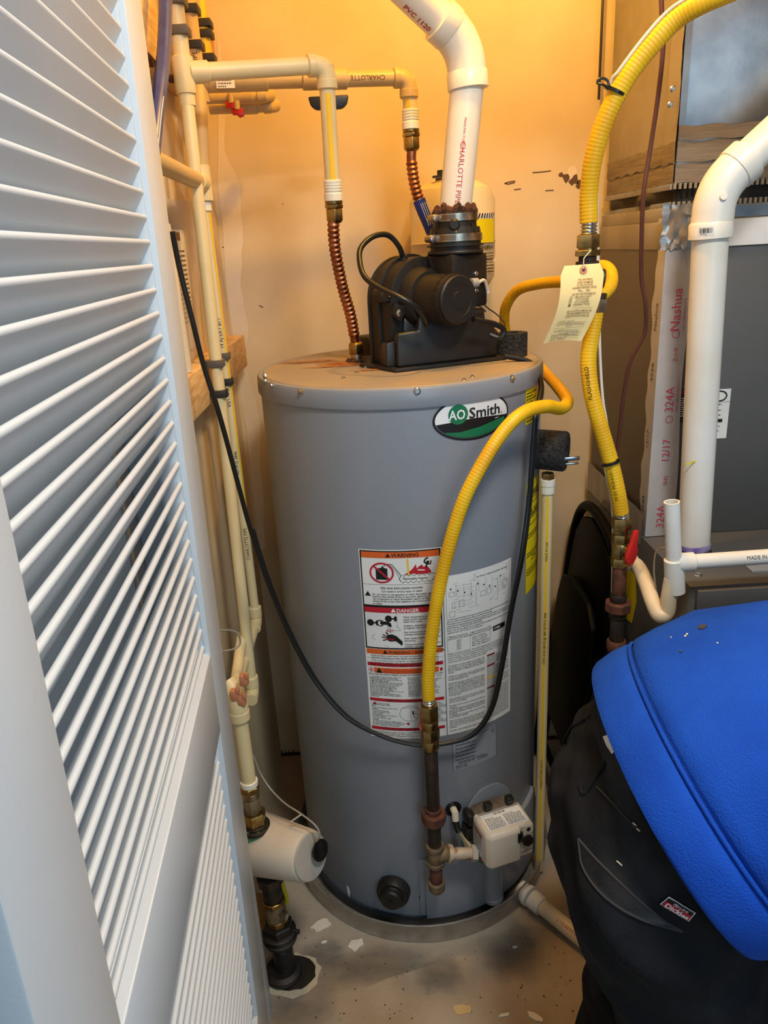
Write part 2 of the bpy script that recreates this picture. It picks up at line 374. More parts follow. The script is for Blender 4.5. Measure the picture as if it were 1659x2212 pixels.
o = m_.build('grit', 'p_brown', floor); o['kind'] = 'stuff'

# ================================================================== louvred door
da = radians(4.03); DN = V((sin(da), -cos(da), 0)); DF = V((cos(da), sin(da), 0)); DP = V((-.250, 1.03, 0))
LEAN = .0165
def dpt(t, off, z): q = DP+DN*t+DF*(off+LEAN*(z-1.17)); q.z = z; return q
door = thing('louvred_door', dpt(.37, -.018, .012), 'white louvred door standing open at the left', 'door')
DW, TH, S = .745, .036, .104
def dbox(name, t0, t1, z0, z1, o0=-TH, o1=0., bev=.002, m='door_paint', parent=None):
    return MB().add([dpt(t, o, z) for t in (t0, t1) for o in (o0, o1) for z in (z0, z1)], [(0, 1, 3, 2), (4, 6, 7, 5), (0, 4, 5, 1), (2, 3, 7, 6), (0, 2, 6, 4), (1, 5, 7, 3)]).build(name, m, parent or door, bevel=bev)
dbox('stile', 0, S, .012, 2.03); dbox('stile', DW-S, DW, .012, 2.03)
dbox('top_rail', S, DW-S, 1.92, 2.03); dbox('middle_rail', S, DW-S, .790, .917); dbox('bottom_rail', S, DW-S, .012, .20)
for z0, z1 in ((.917, 1.92), (.20, .790)):                       # beads lining the two openings
    dbox('bead', S, S+.006, z0, z1, -TH+.004, -.007, .0015); dbox('bead', DW-S-.006, DW-S, z0, z1, -TH+.004, -.007, .0015)
# bevelled lip along the top of the middle rail and under it
MB().add([dpt(t, o, z) for t in (S, DW-S) for o, z in ((-.002, .917), (-.030, .917), (-.030, .945))], [(0, 1, 2), (3, 5, 4), (0, 3, 4, 1), (1, 4, 5, 2), (2, 5, 3, 0)]).build('sill_lip', 'door_paint', door)
# slat: nose to the front and high, tail behind and low
def slat_mesh():
    t0, t1 = S+.006, DW-S-.006
    prof = []
    fx, fz, bx, bz, h = -.009, 0., -.031, -.0335, .0034
    dx, dz = bx-fx, bz-fz; L = sqrt(dx*dx+dz*dz); dx /= L; dz /= L; nx, nz = -dz, dx
    for k in range(7): a = pi*k/6; prof.append((fx+nx*h*cos(a)-dx*h*sin(a), fz+nz*h*cos(a)-dz*h*sin(a)))
    prof.append((bx-nx*h, bz-nz*h)); prof.append((bx+nx*h, bz+nz*h))
    ring = lambda t: [dpt(t, x, 1.17+z) for x, z in prof]
    return MB().loft([ring(t0), ring(t1)])
first = None
zs = [.933+.0267*k for k in range(37)] + [.738-.0267*k for k in range(20)]
for z in zs:
    base = dpt(.37, 0, z)
    if first is None:
        o = slat_mesh().build('slat', 'door_paint', door); q = WL[o.name]; first = o; rel = q-dpt(.37, 0, 1.17)
        o.location = base+rel-WL[door.name]; WL[o.name] = base+rel
    else: dup(first, base+rel, door)
# ================================================================== timber on the left wall
bl = thing('wood_block', (WX, 1.55, 1.185), 'pine board fixed to the left wall behind the two pale riser pipes', 'board')
MB().aabb((WX, 1.20, 1.188), (-.297, 1.855, 1.262)).build('board', 'wood', bl, bevel=.002)
p1_, p2_ = at(320, 40, X=-.30), at(372, 200, X=-.30)
tb = thing('wood_beam', (WX, 1.45, 1.72), 'rough timber beam with bark edge on left wall at the top', 'board')
MB().aabb((WX, 1.0+.09, 1.735), (-.302, 1.60, 1.90)).build('board', 'wood', tb, bevel=.002)
MB().tube([V((-.304, 1.09+.02*k, 1.735+.004*sin(k*2.1))) for k in range(26)], lambda t, L: .005+.003*sin(L*90), 6).build('bark_edge', 'bark', tb)
m_ = MB(); q = at(452, 118, Y=1.86); m_.aabb((q.x-.018, 1.852, q.z-.03), (q.x+.008, 1.888, q.z+.05)); tag(m_.build('wood_scrap', 'wood_end', None, bevel=.001), 'small wood offcut on back wall behind the clipped pipes at the top', 'board')
# ================================================================== drain pan and water heater
PR = .318
pan = MB(); pr = [(.004, 0.01), (.004, PR-.004), (.052, PR-.001), (.054, PR+.003), (.052, PR+.004), (.049, PR+.002), (.002, PR), (.001, .01)]
pan.lathe(TC, (0, 0, 1), pr, 72)
pan_o = thing('drain_pan', TC, 'round metal drain pan under the grey water heater', 'pan'); pan.build('pan', 'pan_metal', pan_o)
wh = thing('water_heater', (TC.x, TC.y, .012), 'tall grey cylindrical gas water heater standing in a metal pan', 'water heater')
MB().lathe(TC, (0, 0, 1), [(.012, TR-.012), (.040, TR-.012), (.040, TR-.002), (.045, TR), (TZ-.035, TR), (TZ-.034, TR-.003)], 96).build('jacket', 'tank_paint', wh)
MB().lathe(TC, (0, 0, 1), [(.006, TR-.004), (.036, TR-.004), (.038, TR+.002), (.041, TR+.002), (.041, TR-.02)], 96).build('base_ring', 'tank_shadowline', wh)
lid = MB().lathe(TC, (0, 0, 1), [(TZ-.036, TR-.004), (TZ-.036, TR+.004), (TZ-.034, TR+.005), (TZ-.006, TR+.004), (TZ-.002, TR+.002), (TZ-.0006, TR-.002), (TZ-.003, TR-.006)], 96).build('lid_band', 'tank_paint', wh)
MB().lathe(TC, (0, 0, 1), [(TZ-.02, TR-.02), (TZ-.004, TR-.005), (TZ, TR-.009), (TZ, .01)], 96).build('lid', 'tank_lid', wh)
for px, py in ((650, 847), (901, 845), (1106, 818), (588, 832)):
    q = cyl_hit(px, py, TR+.004); n = V((q.x-TC.x, q.y-TC.y, 0)); screw(wh, q, n, .0045)
for px, py in ((563, 812), (563, 822)):
    q = cyl_hit(572, py, TR+.004); n = V((q.x-TC.x-.25, q.y-TC.y, 0)); screw(wh, q, n, .0045)
for px, py in ((742, 818), (790, 795), (1020, 815), (1002, 822), (770, 806)):
    q = at(px, py, Z=TZ); screw(wh, q, (0, 0, 1), .003)
# rust bloom on the lid round the inlet
for i, (px, py, a, c) in enumerate(((735, 785, .10, .055), (760, 783, .075, .045), (680, 782, .10, .03), (720, 792, .12, .02), (800, 800, .09, .02))):
    q = at(px, py, Z=TZ); n = 17; m_ = MB()
    m_.add([V((q.x+a*cos(2*pi*k/n)*random.uniform(.55, 1.2), q.y+c*sin(2*pi*k/n)*random.uniform(.55, 1.2), TZ+.0006+.0002*i)) for k in range(n)], [tuple(range(n))]); m_.build('rust_stain', 'rust_stain', wh)
# seam down the right of the jacket
th_s = radians(70); MB().prism([cylp(th_s-.012, .05), cylp(th_s+.012, .05), cylp(th_s+.012, .05, TR+.002), cylp(th_s-.012, .05, TR+.002)], (0, 0, TZ-.1)).build('seam', 'tank_paint', wh)
def cfn(th0, z0):                         # print coordinates on the jacket: u along the arc, v up, metres
    return lambda u, v, l=0.: cylp(th0+u/TR, z0+v, TR+.0006+l)
def sheet(name, m, th0, th1, z0, z1, r=.0006, parent=wh, lift=0.):
    n = 14; b = MB(); b.grid(lambda a, c: cylp(th0+(th1-th0)*a, z0+(z1-z0)*c, TR+r), n, 1)
    return b.build(name, m, parent, recalc=False)
K = .000254   # metres per crop pixel used when laying out the label
# ---- left warning label
A0, A1, Z0, Z1 = radians(-20.9), radians(10.1), .515, .9265
lab = sheet('warning_label', 'label_white', A0, A1, Z0, Z1); LW = (A1-A0)*TR; f1 = cfn(A0, Z1)
def band(m, v0, v1, u0=0.003, u1=None, name='band'):
    b = MB(); rect_mb(b, u0, -v0, LW-.003 if u1 is None else u1, -v1, f1, .0003); return b.build(name, m, lab, recalc=False)
blk = MB(); red = MB(); org = MB(); wht = MB(); drk = MB()
for r_ in ((.002, .002, LW-.002, .0045), (.002, .113, LW-.002, .118), (.002, .204, LW-.002, .207), (.003, .070, LW-.003, .0705), (.003, .228, LW-.003, .2284)):
    rect_mb(blk, r_[0], -r_[1], r_[2], -r_[3], f1, .0003)
rect_mb(blk, .002, -.002, .0045, -.206, f1, .0003, 1); rect_mb(blk, LW-.0045, -.002, LW-.002, -.206, f1, .0003, 1)
band('p_orange', .0045, .0165, .0045, LW-.0045); band('p_red', .118, .129, .0045, LW-.0045); band('p_orange', .208, .219); band('p_red', .238, .246)
band('p_orange', .249, .261, .016, LW-.012); band('p_red', .319, .326); band('p_red', .386, .393)
def tri(mb, u, v, s, l=.0005): poly_mb(mb, [(u-s*.6, v), (u+s*.6, v), (u, v+s)], f1, l)
def T1(s, size, u, v, mb=blk, al='LEFT', wd=None, l=.0006, off=.010): text_mb(mb, s, size, u, v, f1, al, l, wd, off=off)
tri(drk, .055, -.0145, .008); T1('WARNING', .0105, .061, -.0142, drk, off=.015)
tri(wht, .060, -.127, .008); T1('DANGER', .0105, .066, -.1275, wht, off=.015)
tri(drk, .040, -.217, .008); T1('WARNING / ADVERTENCIA', .0088, .046, -.2168, drk, off=.01)
T1('FOR YOUR SAFETY READ BEFORE OPERATING', .0066, LW/2, -.2446, drk, 'CENTER', off=.01)
T1('OPERATING INSTRUCTIONS', .0066, LW/2, -.3248, drk, 'CENTER', off=.01); T1('TO TURN OFF GAS TO APPLIANCE', .0066, LW/2, -.3918, drk, 'CENTER', off=.01)
tri(drk, .026, -.2605, .011); T1('WARNING: If you do not follow these instructions', .0036, .034, -.2535, red); T1('exactly, a fire or explosion may result causing', .0036, .034, -.257, red); T1('property damage, personal injury or loss of life.', .0036, .034, -.2603, red)
# gasoline can in a prohibition ring, vapour hose, flames
for s_ in range(40):
    a0, a1 = 2*pi*s_/40, 2*pi*(s_+1)/40; poly_mb(red, [(.042+.023*cos(a0), -.046+.021*sin(a0)), (.042+.023*cos(a1), -.046+.021*sin(a1)), (.042+.0195*cos(a1), -.046+.0175*sin(a1)), (.042+.0195*cos(a0), -.046+.0175*sin(a0))], f1, .0007)
poly_mb(blk, [(.031, -.060), (.053, -.060), (.053, -.037), (.046, -.036), (.046, -.033), (.042, -.033), (.042, -.036), (.031, -.037)], f1, .0005)
line_mb(red, [(.027, -.032), (.057, -.060)], .0035, f1, .0008)
line_mb(blk, [(.046, -.034), (.050, -.028), (.062, -.029), (.070, -.040), (.078, -.052), (.074, -.058), (.078, -.064)], .0012, f1)
line_mb(blk, [(.058, -.029), (.064, -.036), (.070, -.046), (.074, -.054)], .0007, f1)
cl_ = [(.078+.062*k/24, -.065-.002*sin(k*1.6)) for k in range(25)]+[(.140-.003*sin(k), -.065+.014*k/6) for k in range(7)]+[(.138-.058*k/24, -.051+.002*sin(k*1.6)) for k in range(25)]
line_mb(blk, cl_, .0008, f1); T1('Flammable Vapors', .0062, .081, -.060)
poly_mb(red, [(.083, -.050), (.092, -.045), (.098, -.040), (.103, -.034), (.106, -.029), (.107, -.038), (.112, -.034), (.117, -.031), (.120, -.036), (.126, -.034), (.130, -.039), (.133, -.044), (.134, -.049), (.118, -.050)], f1, .0004)
poly_mb(blk, ell(.128, -.027, .003, .003, 12), f1, .0005); line_mb(blk, [(.124, -.038), (.126, -.030), (.121, -.026), (.124, -.020), (.129, -.018)], .0028, f1, .0005); line_mb(blk, [(.126, -.031), (.133, -.031), (.134, -.024)], .0022, f1, .0005)
T1('FIRE AND EXPLOSION HAZARD', .0056, .078, -.079, al='CENTER'); T1('Can result in serious injury or death', .0052, .078, -.0853, al='CENTER')
tri(blk, .013, -.0945, .010)
for i, s in enumerate(('Do not store or use gasoline or other flammable vapors and', 'liquids in the vicinity of this or any other appliance. Storage or', 'use of gasoline or other flammable vapors or liquids in the', 'vicinity of this or any other appliance can result in serious injury')): T1(s, .005, .022, -.0918-i*.0048, wd=.126)
T1('or death.', .005, .022, -.1112)
# faucet and scalded hand
for cx_, cy_ in ((.0145, -.151), (.050, -.141)):
    poly_mb(blk, ell(cx_, cy_, .0068, .007, 18), f1); line_mb(blk, [(cx_+.006, cy_), (cx_+.011, cy_)], .003, f1); poly_mb(blk, ell(cx_+.013, cy_, .003, .0058, 14), f1)
poly_mb(blk, ell(.034, -.151, .0068, .0072, 18), f1); poly_mb(wht, ell(.034, -.151, .0045, .005, 16), f1, .0005)
poly_mb(blk, [(.033, -.147), (.048, -.147), (.054, -.150), (.056, -.158), (.050, -.158), (.047, -.154), (.034, -.154)], f1, .0006)
line_mb(drk, [(.048, -.160), (.047, -.172)], .001, f1); line_mb(drk, [(.052, -.160), (.053, -.172)], .001, f1); T1('HOT', .0068, .044, -.169, red)
poly_mb(blk, [(.046, -.176), (.055, -.174), (.064, -.178), (.075, -.190), (.074, -.199), (.062, -.189), (.050, -.190), (.045, -.186)], f1, .0004)
for a in (((.047, -.180), (.037, -.175)), ((.046, -.182), (.035, -.181)), ((.046, -.185), (.037, -.188)), ((.050, -.178), (.043, -.170))): line_mb(blk, a, .0022, f1, .0004)
T1('BURN', .006, .043, -.187, red)
line_mb(blk, [(.066, -.131), (.066, -.158), (.003, -.176)], .0005, f1); line_mb(blk, [(.066, -.158), (.073, -.164)], .0005, f1); line_mb(blk, [(.072, -.166), (.060, -.166), (.018, -.178), (.016, -.184), (.048, -.203)], .0005, f1)
for s, v in (('Water temperature over 125°F can', .139), ('cause severe burns instantly or', .144), ('death from scalds.', .149), ('Children, disabled and elderly are', .1575), ('at highest risk of being scalded.', .1625), ('See instruction manual before', .171), ('setting temperature at heater.', .176), ('Feel water before bathing or', .1845), ('showering.', .1895), ('Temperature limiting valves are', .1975), ('available, see manual.', .2025)): T1(s, .005, .078, -v, wd=.070 if len(s) > 24 else None)
for i, s in enumerate(('Read and follow water heater warnings and instructions in its manual. If', 'manual is missing, you may obtain one free of charge by calling', 'Si ud. no puede ni leer ni entender el ingles y si necesita un manual', 'o rotulos en espanol, Ud. los puede obtener gratis llamando al')): T1(s, .0042, LW/2, -.2235-i*.0046-(.001 if i > 1 else 0), al='CENTER', wd=.13)
for s_ in (.010,): poly_mb(red, ell(.0095, -.255, .0055, .0055, 20), f1, .0003); poly_mb(wht, ell(.0095, -.255, .0043, .0043, 18), f1, .0004); poly_mb(red, ell(.0095, -.255, .002, .003, 12), f1, .0005)
poly_mb(red, ell(LW-.007, -.256, .003, .004, 10), f1, .0005)
T1('BEFORE OPERATING: ENTIRE SYSTEM MUST BE FILLED WITH WATER AND AIR PURGED FROM ALL LINES.', .0042, .004, -.2655, wd=LW-.008, off=.01)
colL = ['A. This appliance does not have a pilot. It is', 'equipped with an ignition device which', 'automatically lights the burner. Do NOT try', 'to light the burner by hand.', 'B. BEFORE OPERATING smell all around the', 'appliance area for gas. Be sure to smell next', 'to the floor because some gas is heavier', 'than air and will settle on the floor.', 'WHAT TO DO IF YOU SMELL GAS', 'Do not try to light any appliance.', 'Do not touch any electric switch. Do not use', 'any phone in your building.', 'Immediately call your gas supplier from a', "neighbor's phone. Follow the gas supplier's", 'instructions.']
colR = ['If you cannot reach your gas supplier, call the', 'fire department.', 'C. Use only your hand to push in or turn the', 'gas control knob. Never use tools. If the', 'knob will not push in or turn by hand,', 'do not try to repair it, call a qualified', 'service technician. Force or attempted', 'repair may result in a fire or explosion.', 'D. Do not use this appliance if any part has', 'been under water. Immediately call a', 'qualified service technician to inspect the', 'appliance and to replace any part of the', 'control system and any gas control which', 'has been under water.']
for i, s in enumerate(colL): T1(s, .0036, .005, -.2705-i*.0032)
for i, s in enumerate(colR): T1(s, .0036, .081, -.2705-i*.0032)
ops = ['1. STOP! Read the safety', 'information above on this', 'label.', '2. Turn off all electric power to the', 'appliance.', '3. Turn the thermostat', 'counter clockwise to the', 'lowest setting.', '4. Set the switch on the control to', 'the "OFF" position.', '5. Do not attempt to light', 'manually.', '6. Wait five (5) minutes to clear out any', 'gas. If you then smell gas, STOP! Follow "B" in', 'the safety information above on this label. If', "you don't smell gas, go the next step."]
for i, s in enumerate(ops): T1(s, .0036, .006, -.332-i*.0034)
for i in range(14): T1(('on the control dial', 'the thermostat to the', 'setting. Turn on power to', 'the appliance. The control', 'call your technician')[i % 5], .0036, .116, -.332-i*.0034)
for i, s in enumerate(('1. Turn the thermostat counter clockwise to the lowest setting.', '2. Set the gas control switch to the "OFF" position.', '3. Turn off electrical power to the appliance if service is to be performed.')): T1(s, .0038, .006, -.3985-i*.0040)
line_mb(blk, ell(.083, -.352, .022, .019, 8, .2, 2*pi+.2)+[ell(.083, -.352, .022, .019, 8, .2, 2*pi+.2)[0]], .0006, f1); line_mb(blk, [(.066, -.340), (.080, -.338), (.102, -.340)], .0005, f1); line_mb(blk, [(.084, -.340), (.084, -.368)], .0005, f1); line_mb(blk, ell(.094, -.357, .005, .005, 14)+[(.099, -.357)], .0008, f1); rect_mb(blk, .087, -.346, .090, -.354, f1, .0004, 1)
poly_mb(red, ell(.012, -.332, .003, .003, 14), f1, .0003); poly_mb(red, ell(.078, -.376, .003, .003, 14), f1, .0003)
blk.build('print', 'p_black', lab, recalc=False); red.build('red_print', 'p_red', lab, recalc=False); drk.build('dark_print', 'p_black', lab, recalc=False); wht.build('white_print', 'p_white', lab, recalc=False)
m_ = MB(); line_mb(m_, [(.091, -.018), (.0915, -.036), (.092, -.050)], .003, f1, .0008); m_.build('yellow_drip', 'cpvc_yellow', lab, recalc=False)
# ---- right wiring and instruction label
B0, B1, Y0, Y1 = radians(10.6), radians(42.2), .515, .866
lab2 = sheet('wiring_label', 'label_white', B0, B1, Y0, Y1, .0003); f2 = cfn(B0, Y1-.0004); LW2 = (B1-B0)*TR
gl = MB(); gb = MB(); gr = MB(); gy = MB()
def T2(s, size, u, v, mb=gb, al='LEFT', wd=None): text_mb(mb, s, size, u, v, f2, al, .0004, wd, off=.006)
def rc(u0, v0, u1, v1, wd=.0005, mb=gl): line_mb(mb, [(u0, -v0), (u1, -v0), (u1, -v1), (u0, -v1), (u0, -v0)], wd, f2, .0004)
rc(.004, .004, LW2-.006, .086); rc(.062, .007, LW2-.012, .020); rc(.066, .030, .118, .074); rc(.010, .034, .020, .043); rc(.016, .056, .021, .068); rc(.010, .075, .021, .086); rc(.076, .046, .088, .056); rc(.092, .043, .100, .056); rc(.030, .054, .040, .068)
for k in range(12):
    v = .018+.0055*k; line_mb(gl, [(.018+.004*(k % 3), -v), (.062-.006*(k % 2), -v-.001*(k % 3))], .0004, f2)
for k in range(6): line_mb(gl, [(.120, -.028-.006*k), (.140, -.027-.006*k)], .0004, f2); line_mb(gl, [(.024+.016*k, -.020), (.024+.016*k, -.046-.005*(k % 3))], .0004, f2)
line_mb(gl, ell(.138, -.046, .008, .010, 20)+[(.146, -.046)], .0006, f2); line_mb(gl, ell(.138, -.046, .005, .006, 16)+[(.143, -.046)], .0004, f2)
line_mb(gl, [(.098, -.070), (.112, -.060), (.118, -.048)], .0004, f2); line_mb(gl, [(.098, -.070), (.140, -.068)], .0004, f2)
for k in range(9): rect_mb(gb, .012+.014*k, -.026-.006*(k % 4), .015+.014*k, -.029-.006*(k % 4), f2, .0004, 1)
T2('ELECTRICAL WIRING DIAGRAM / ESQUEMA', .004, .066, -.015)
for i, s in enumerate(('You must provide all wiring of the proper size outside of the water heater. You must obey local codes and', 'electric utility requirements when you install this wiring.', 'This appliance must be electrically grounded in accordance with local codes or, in the absence of local', 'codes, with the National Electrical Code ANSI/NFPA 70 (current edition) and/or THE CSA C22.1', 'ELECTRICAL CODE (LATEST EDITION).', 'Note: If any of the original wire as supplied with the appliance must be replaced, it must be', 'replaced with 105°C wire or its equivalent.')): T2(s, .0044, .004, -.092-i*.0048, wd=.148 if len(s) > 75 else None)
rc(.004, .126, .098, .160); line_mb(gl, [(.052, -.126), (.052, -.160)], .0005, f2); line_mb(gl, [(.004, -.136), (.098, -.136)], .0005, f2)
T2('TEMPERATURE SETTING', .0038, .006, -.130); T2('SEE INSTRUCTION MANUAL', .0038, .006, -.1345); T2('TIME TO PRODUCE 2nd & 3rd', .0036, .053, -.130); T2('DEGREE BURNS ON ADULT SKIN', .0036, .053, -.1345)
for i, (a, c) in enumerate((('160°F', 'About 1/2 Second'), ('150°F', 'About 1 1/2 Seconds'), ('140°F', 'Less than 5 Seconds'), ('130°F', 'More Than 30 Seconds'), ('120°F', 'More Than 5 Minutes'))): T2(a, .0044, .022, -.1405-i*.0047); T2(c, .0042, .056, -.1405-i*.0047)
m_ = MB(); rect_mb(m_, .106, -.131, .138, -.142, f2, .0004); m_.build('emblem_plate', 'p_black', lab2, recalc=False)
m_ = MB(); T2('ASME', .007, .108, -.139, m_); m_.build('emblem_print', 'p_white', lab2, recalc=False)
T2('ENERGY CUT-OFF CONTROL: This model is equipped with a control which has a built-in energy', .0042, .004, -.167, wd=.148); 
for i, s in enumerate(('cut-off. The ECO will shut the gas off, should the outlet water temperature exceed the', 'reset. If tripped, it can be manually reset. Refer to your installation and operating', 'service or replacement, contact your local gas utility, or a qualified service', 'control must be an identical model to the original.')): T2(s, .0042, .004, -.1715-i*.0045, wd=.142 if i < 3 else None)
L2 = ('This appliance must be installed in accordance with', 'local codes or, in the absence of local codes, the', 'National Fuel gas Code, ANSI Z223.1/NFPA 54.', 'Not for installation in a Manufactured Home (Mobile', 'Home).', '', 'Suitable for combination water (potable) heating', 'and space heating and not suitable for space', 'heating applications only.', '', 'Special venting system required. This unit is certi-', 'fied for use with ABS polypropylene, PVC or CPVC', 'piping. Consult installation instructions for details.', 'Minimum clearances from combustible: 0 sides,', 'back and 10 inches front, 0 inches sides, 0', 'inches from. A minimum of 2.5 inches is required', 'access to serviceable parts such as the drain valve', 'and relief valve.', '', 'Toxic chemicals, such as used for boiler treatment,', 'shall not be introduced into a potable water heater', 'used for space heating.', '', 'This water heater meets or exceeds the following', 'standards:', '1. Federal minimum energy standards effective', 'January 20, 2004, or latest edition, according to', 'the National Appliance Energy Conservation Act', '(NAECA).', '2. Complies with the latest edition of the CEC code', 'and the HUD standards.', '', 'When the system requires water at temperatures', 'higher than required for other uses, the hot water', 'valve may be installed to temper the water at various', 'points of use in order to reduce scald hazard', 'potential.')
for i, s in enumerate(L2): T2(s, .0042, .004, -.193-i*.00395, wd=.080 if len(s) > 42 else None)
vv_ = .193
for i in range(38):
    if i in (0, 6, 13, 19): rect_mb(gy if i == 13 else gr, .090, -vv_-i*.00395+.0030, .110, -vv_-i*.00395-.0006, f2, .0004, 1); continue
    T2(('protect against hazard, drain the water heater', 'during vacation shutdown. Turn thermostat to', 'lowest setting when the unit is not in use', 'keep flammable material away from the burner', 'all valves must be open before the power is on', 'with a full tank of water. Never remove the')[i % 6], .0042, .090, -vv_-i*.00395, wd=.060)
T2('Complies with 40 Ng/J Nox requirements of California', .0042, .004, -.343); 
gl.build('diagram', 'p_lines', lab2, recalc=False); gb.build('print', 'p_grey', lab2, recalc=False); gr.build('red_print', 'p_darkred', lab2, recalc=False); gy.build('yellow_print', 'cpvc_yellow', lab2, recalc=False)
# ---- rating plate
C0, C1 = radians(12.5), radians(33.5); lab3 = sheet('rating_plate', 'label_clear', C0, C1, .425, .504, .0004); f3 = cfn(C0, .504); LW3 = (C1-C0)*TR
g3 = MB(); line_mb(g3, [(0, 0), (LW3, 0), (LW3, -.079), (0, -.079), (0, 0)], .0007, f3, .0002); line_mb(g3, [(.03, -.012), (LW3-.02, -.012)], .0004, f3, .0002)
bars_mb(g3, .034, -.004, .05, 2, .003, f3, .0002); 
for k in range(5): bars_mb(g3, .006, -.018-.009*k, .075, 1, .005, f3, .0002); line_mb(g3, [(.004, -.024-.009*k), (.085, -.024-.009*k)], .0003, f3, .0002)
bars_mb(g3, .012, -.060, .06, 2, .004, f3, .0002)
for u, v in ((.006, -.073), (.056, -.067)):
    for k in range(14): rect_mb(g3, u+k*.0019, v+.0045, u+k*.0019+random.choice((.0006, .0012)), v-.003, f3, .0002, 1)
text_mb(g3, 'SP', .006, LW3-.009, -.012, f3, 'CENTER', .0002); line_mb(g3, ell(LW3-.008, -.0095, .006, .006, 20, .6, 2*pi-.6), .001, f3, .0002)
g3.build('print', 'p_grey', lab3, recalc=False)
# ---- oval badge
th_c = radians(24.0); zc = 1.1595; fo = cfn(th_c, zc); hw, hh = .0785, .0405
def disc(name, m, pts, lift, parent):
    b = MB(); cu_ = sum(p[0] for p in pts)/len(pts); cv_ = sum(p[1] for p in pts)/len(pts); n = len(pts)
    rings = [[(cu_+(u-cu_)*s, cv_+(v-cv_)*s) for u, v in pts] for s in (1., .66, .33)]
    vs = [fo(u, v, lift) for r in rings for u, v in r]+[fo(cu_, cv_, lift)]
    fs = [(k*n+i, k*n+(i+1) % n, (k+1)*n+(i+1) % n, (k+1)*n+i) for k in range(2) for i in range(n)]+[(2*n+i, 2*n+(i+1) % n, 3*n) for i in range(n)]
    b.add(vs, fs); return b.build(name, m, parent, recalc=False)
badge = disc('badge', 'p_black', ell(0, 0, hw, hh, 64), .0006, wh)
disc('badge_field', 'p_white', ell(0, 0, hw-.004, hh-.004, 64), .0010, badge)
a_s = math.asin(-.006/(hh-.0045)); lower = [((hw-.0045)*cos(t), (hh-.0045)*sin(t)) for t in [pi-a_s+(pi+2*a_s)*k/40 for k in range(41)]]
disc('badge_band', 'p_black', lower+[((hw-.012)*(.99-.198*k/1), -.006+.004*sin(pi*k/10)) for k in range(1, 10)], .0014, badge)
gt = [(u, v) for u, v in ((-.048, -.0265), (-.02, -.022), (.01, -.019), (.045, -.012), (.066, -.0085))]+[((hw-.0055)*cos(t), (hh-.0055)*sin(t)) for t in [-.30-.1*k for k in range(1, 23)]]
disc('badge_green', 'p_green', [p for p in gt if True], .0018, badge)
disc('badge_disc', 'p_green', ell(-.032, .0085, .0185, .0175, 36), .0018, badge)
m_ = MB(); text_mb(m_, 'AO', .024, -.0495, .000, fo, 'LEFT', .0023, .031, off=.02); m_.build('badge_initials', 'p_white', badge, recalc=False)
m_ = MB(); text_mb(m_, 'Smith', .0265, -.012, -.001, fo, 'LEFT', .0023, .066, off=.012); text_mb(m_, '.', .02, .0565, -.001, fo, 'LEFT', .0023); m_.build('badge_name', 'p_black', badge, recalc=False)
# ---- yellow labels on the right flank
def ylab(name, th0, th1, z0, z1, head, lines):
    o = sheet(name, 'p_yellow', radians(th0), radians(th1), z0, z1, .0006); f = cfn(radians(th0), z1); wd = radians(th1-th0)*TR; g = MB()
    for s, u, v, sz in head: text_mb(g, s, sz, u, v, f, 'LEFT', .0004, off=.01)
    for v in lines: rect_mb(g, .003, -v, wd-.003, -v-.0016, f, .0003)
    for k in range(5): bars_mb(g, .004, -(z1-z0)*(.12+.17*k), wd*.8, 2, .006, f, .0003)
    g.build('print', 'p_black', o, recalc=False); return o
ylab('energy_label', 53.5, 86, .762, 1.0, (('nergy', .028, -.030, .022), ('$ 203', .024, -.072, .018), ('214', .030, -.172, .018)), (.045, .09, .185))
ylab('notice_label', 51.5, 64, 1.118, 1.186, (), (.034,))
# ---- drain valve, grommet, access cover, gas control
n = None
q = cyl_hit(852, 1918); th = atan2(q.x-TC.x, -(q.y-TC.y)); nr = V((sin(th), -cos(th), 0))
dv = MB().lathe(cylp(th, q.z, TR-.002), nr, [(0, .034), (.004, .037), (.020, .036), (.026, .033), (.026, .026), (.028, .025), (.036, .025), (.040, .022), (.040, .004)], 36).build('drain_knob', 'black_dusty', wh)
MB().lathe(cylp(th, q.z, TR+.037), nr, [(0, .004), (.0045, .004), (.0045, .001)], 8).build('knob_stud', 'black_gloss', dv)
q = cyl_hit(979, 1747); th = atan2(q.x-TC.x, -(q.y-TC.y)); nr = V((sin(th), -cos(th), 0))
MB().lathe(cylp(th, q.z, TR-.004), nr, [(0, .018), (.005, .018), (.007, .016), (.007, .012), (.004, .011), (.004, .002)], 30).build('grommet', 'black_gloss', wh)
g0 = cylp(th, q.z, TR)
mid = at(988, 1790, Y=g0.y-.02); low = at(1000, 1815, Y=g0.y-.03)
MB().tube([g0, g0+nr*.012, at(984, 1772, Y=g0.y-.016)], .0075, 12).build('sleeve', 'valve_beige', wh)
MB().tube([at(984, 1772, Y=g0.y-.016), mid, at(992, 1797, Y=g0.y-.024)], .0068, 12).build('sleeve_end', 'black_plastic', wh)
for i, m in enumerate(('w_green', 'w_orange', 'w_blue', 'w_yellow', 'wire_grey')):
    d_ = (i-2)*.0035
    MB().tube(spline([mid+V((d_*.3, 0, 0)), at(1000+i, 1812+i, Y=g0.y-.03)+V((0, d_, 0)), at(1012+i*1.5, 1838-i*2, Y=g0.y-.038)+V((0, d_, 0)), at(1035, 1856-i*1.2, Y=g0.y-.040)+V((0, d_, 0)), at(1058, 1858-i*2, Y=g0.y-.036)+V((0, d_, 0)), at(1066, 1838, Y=g0.y-.03)], 6), .0021, 6).build('wire', m, wh)
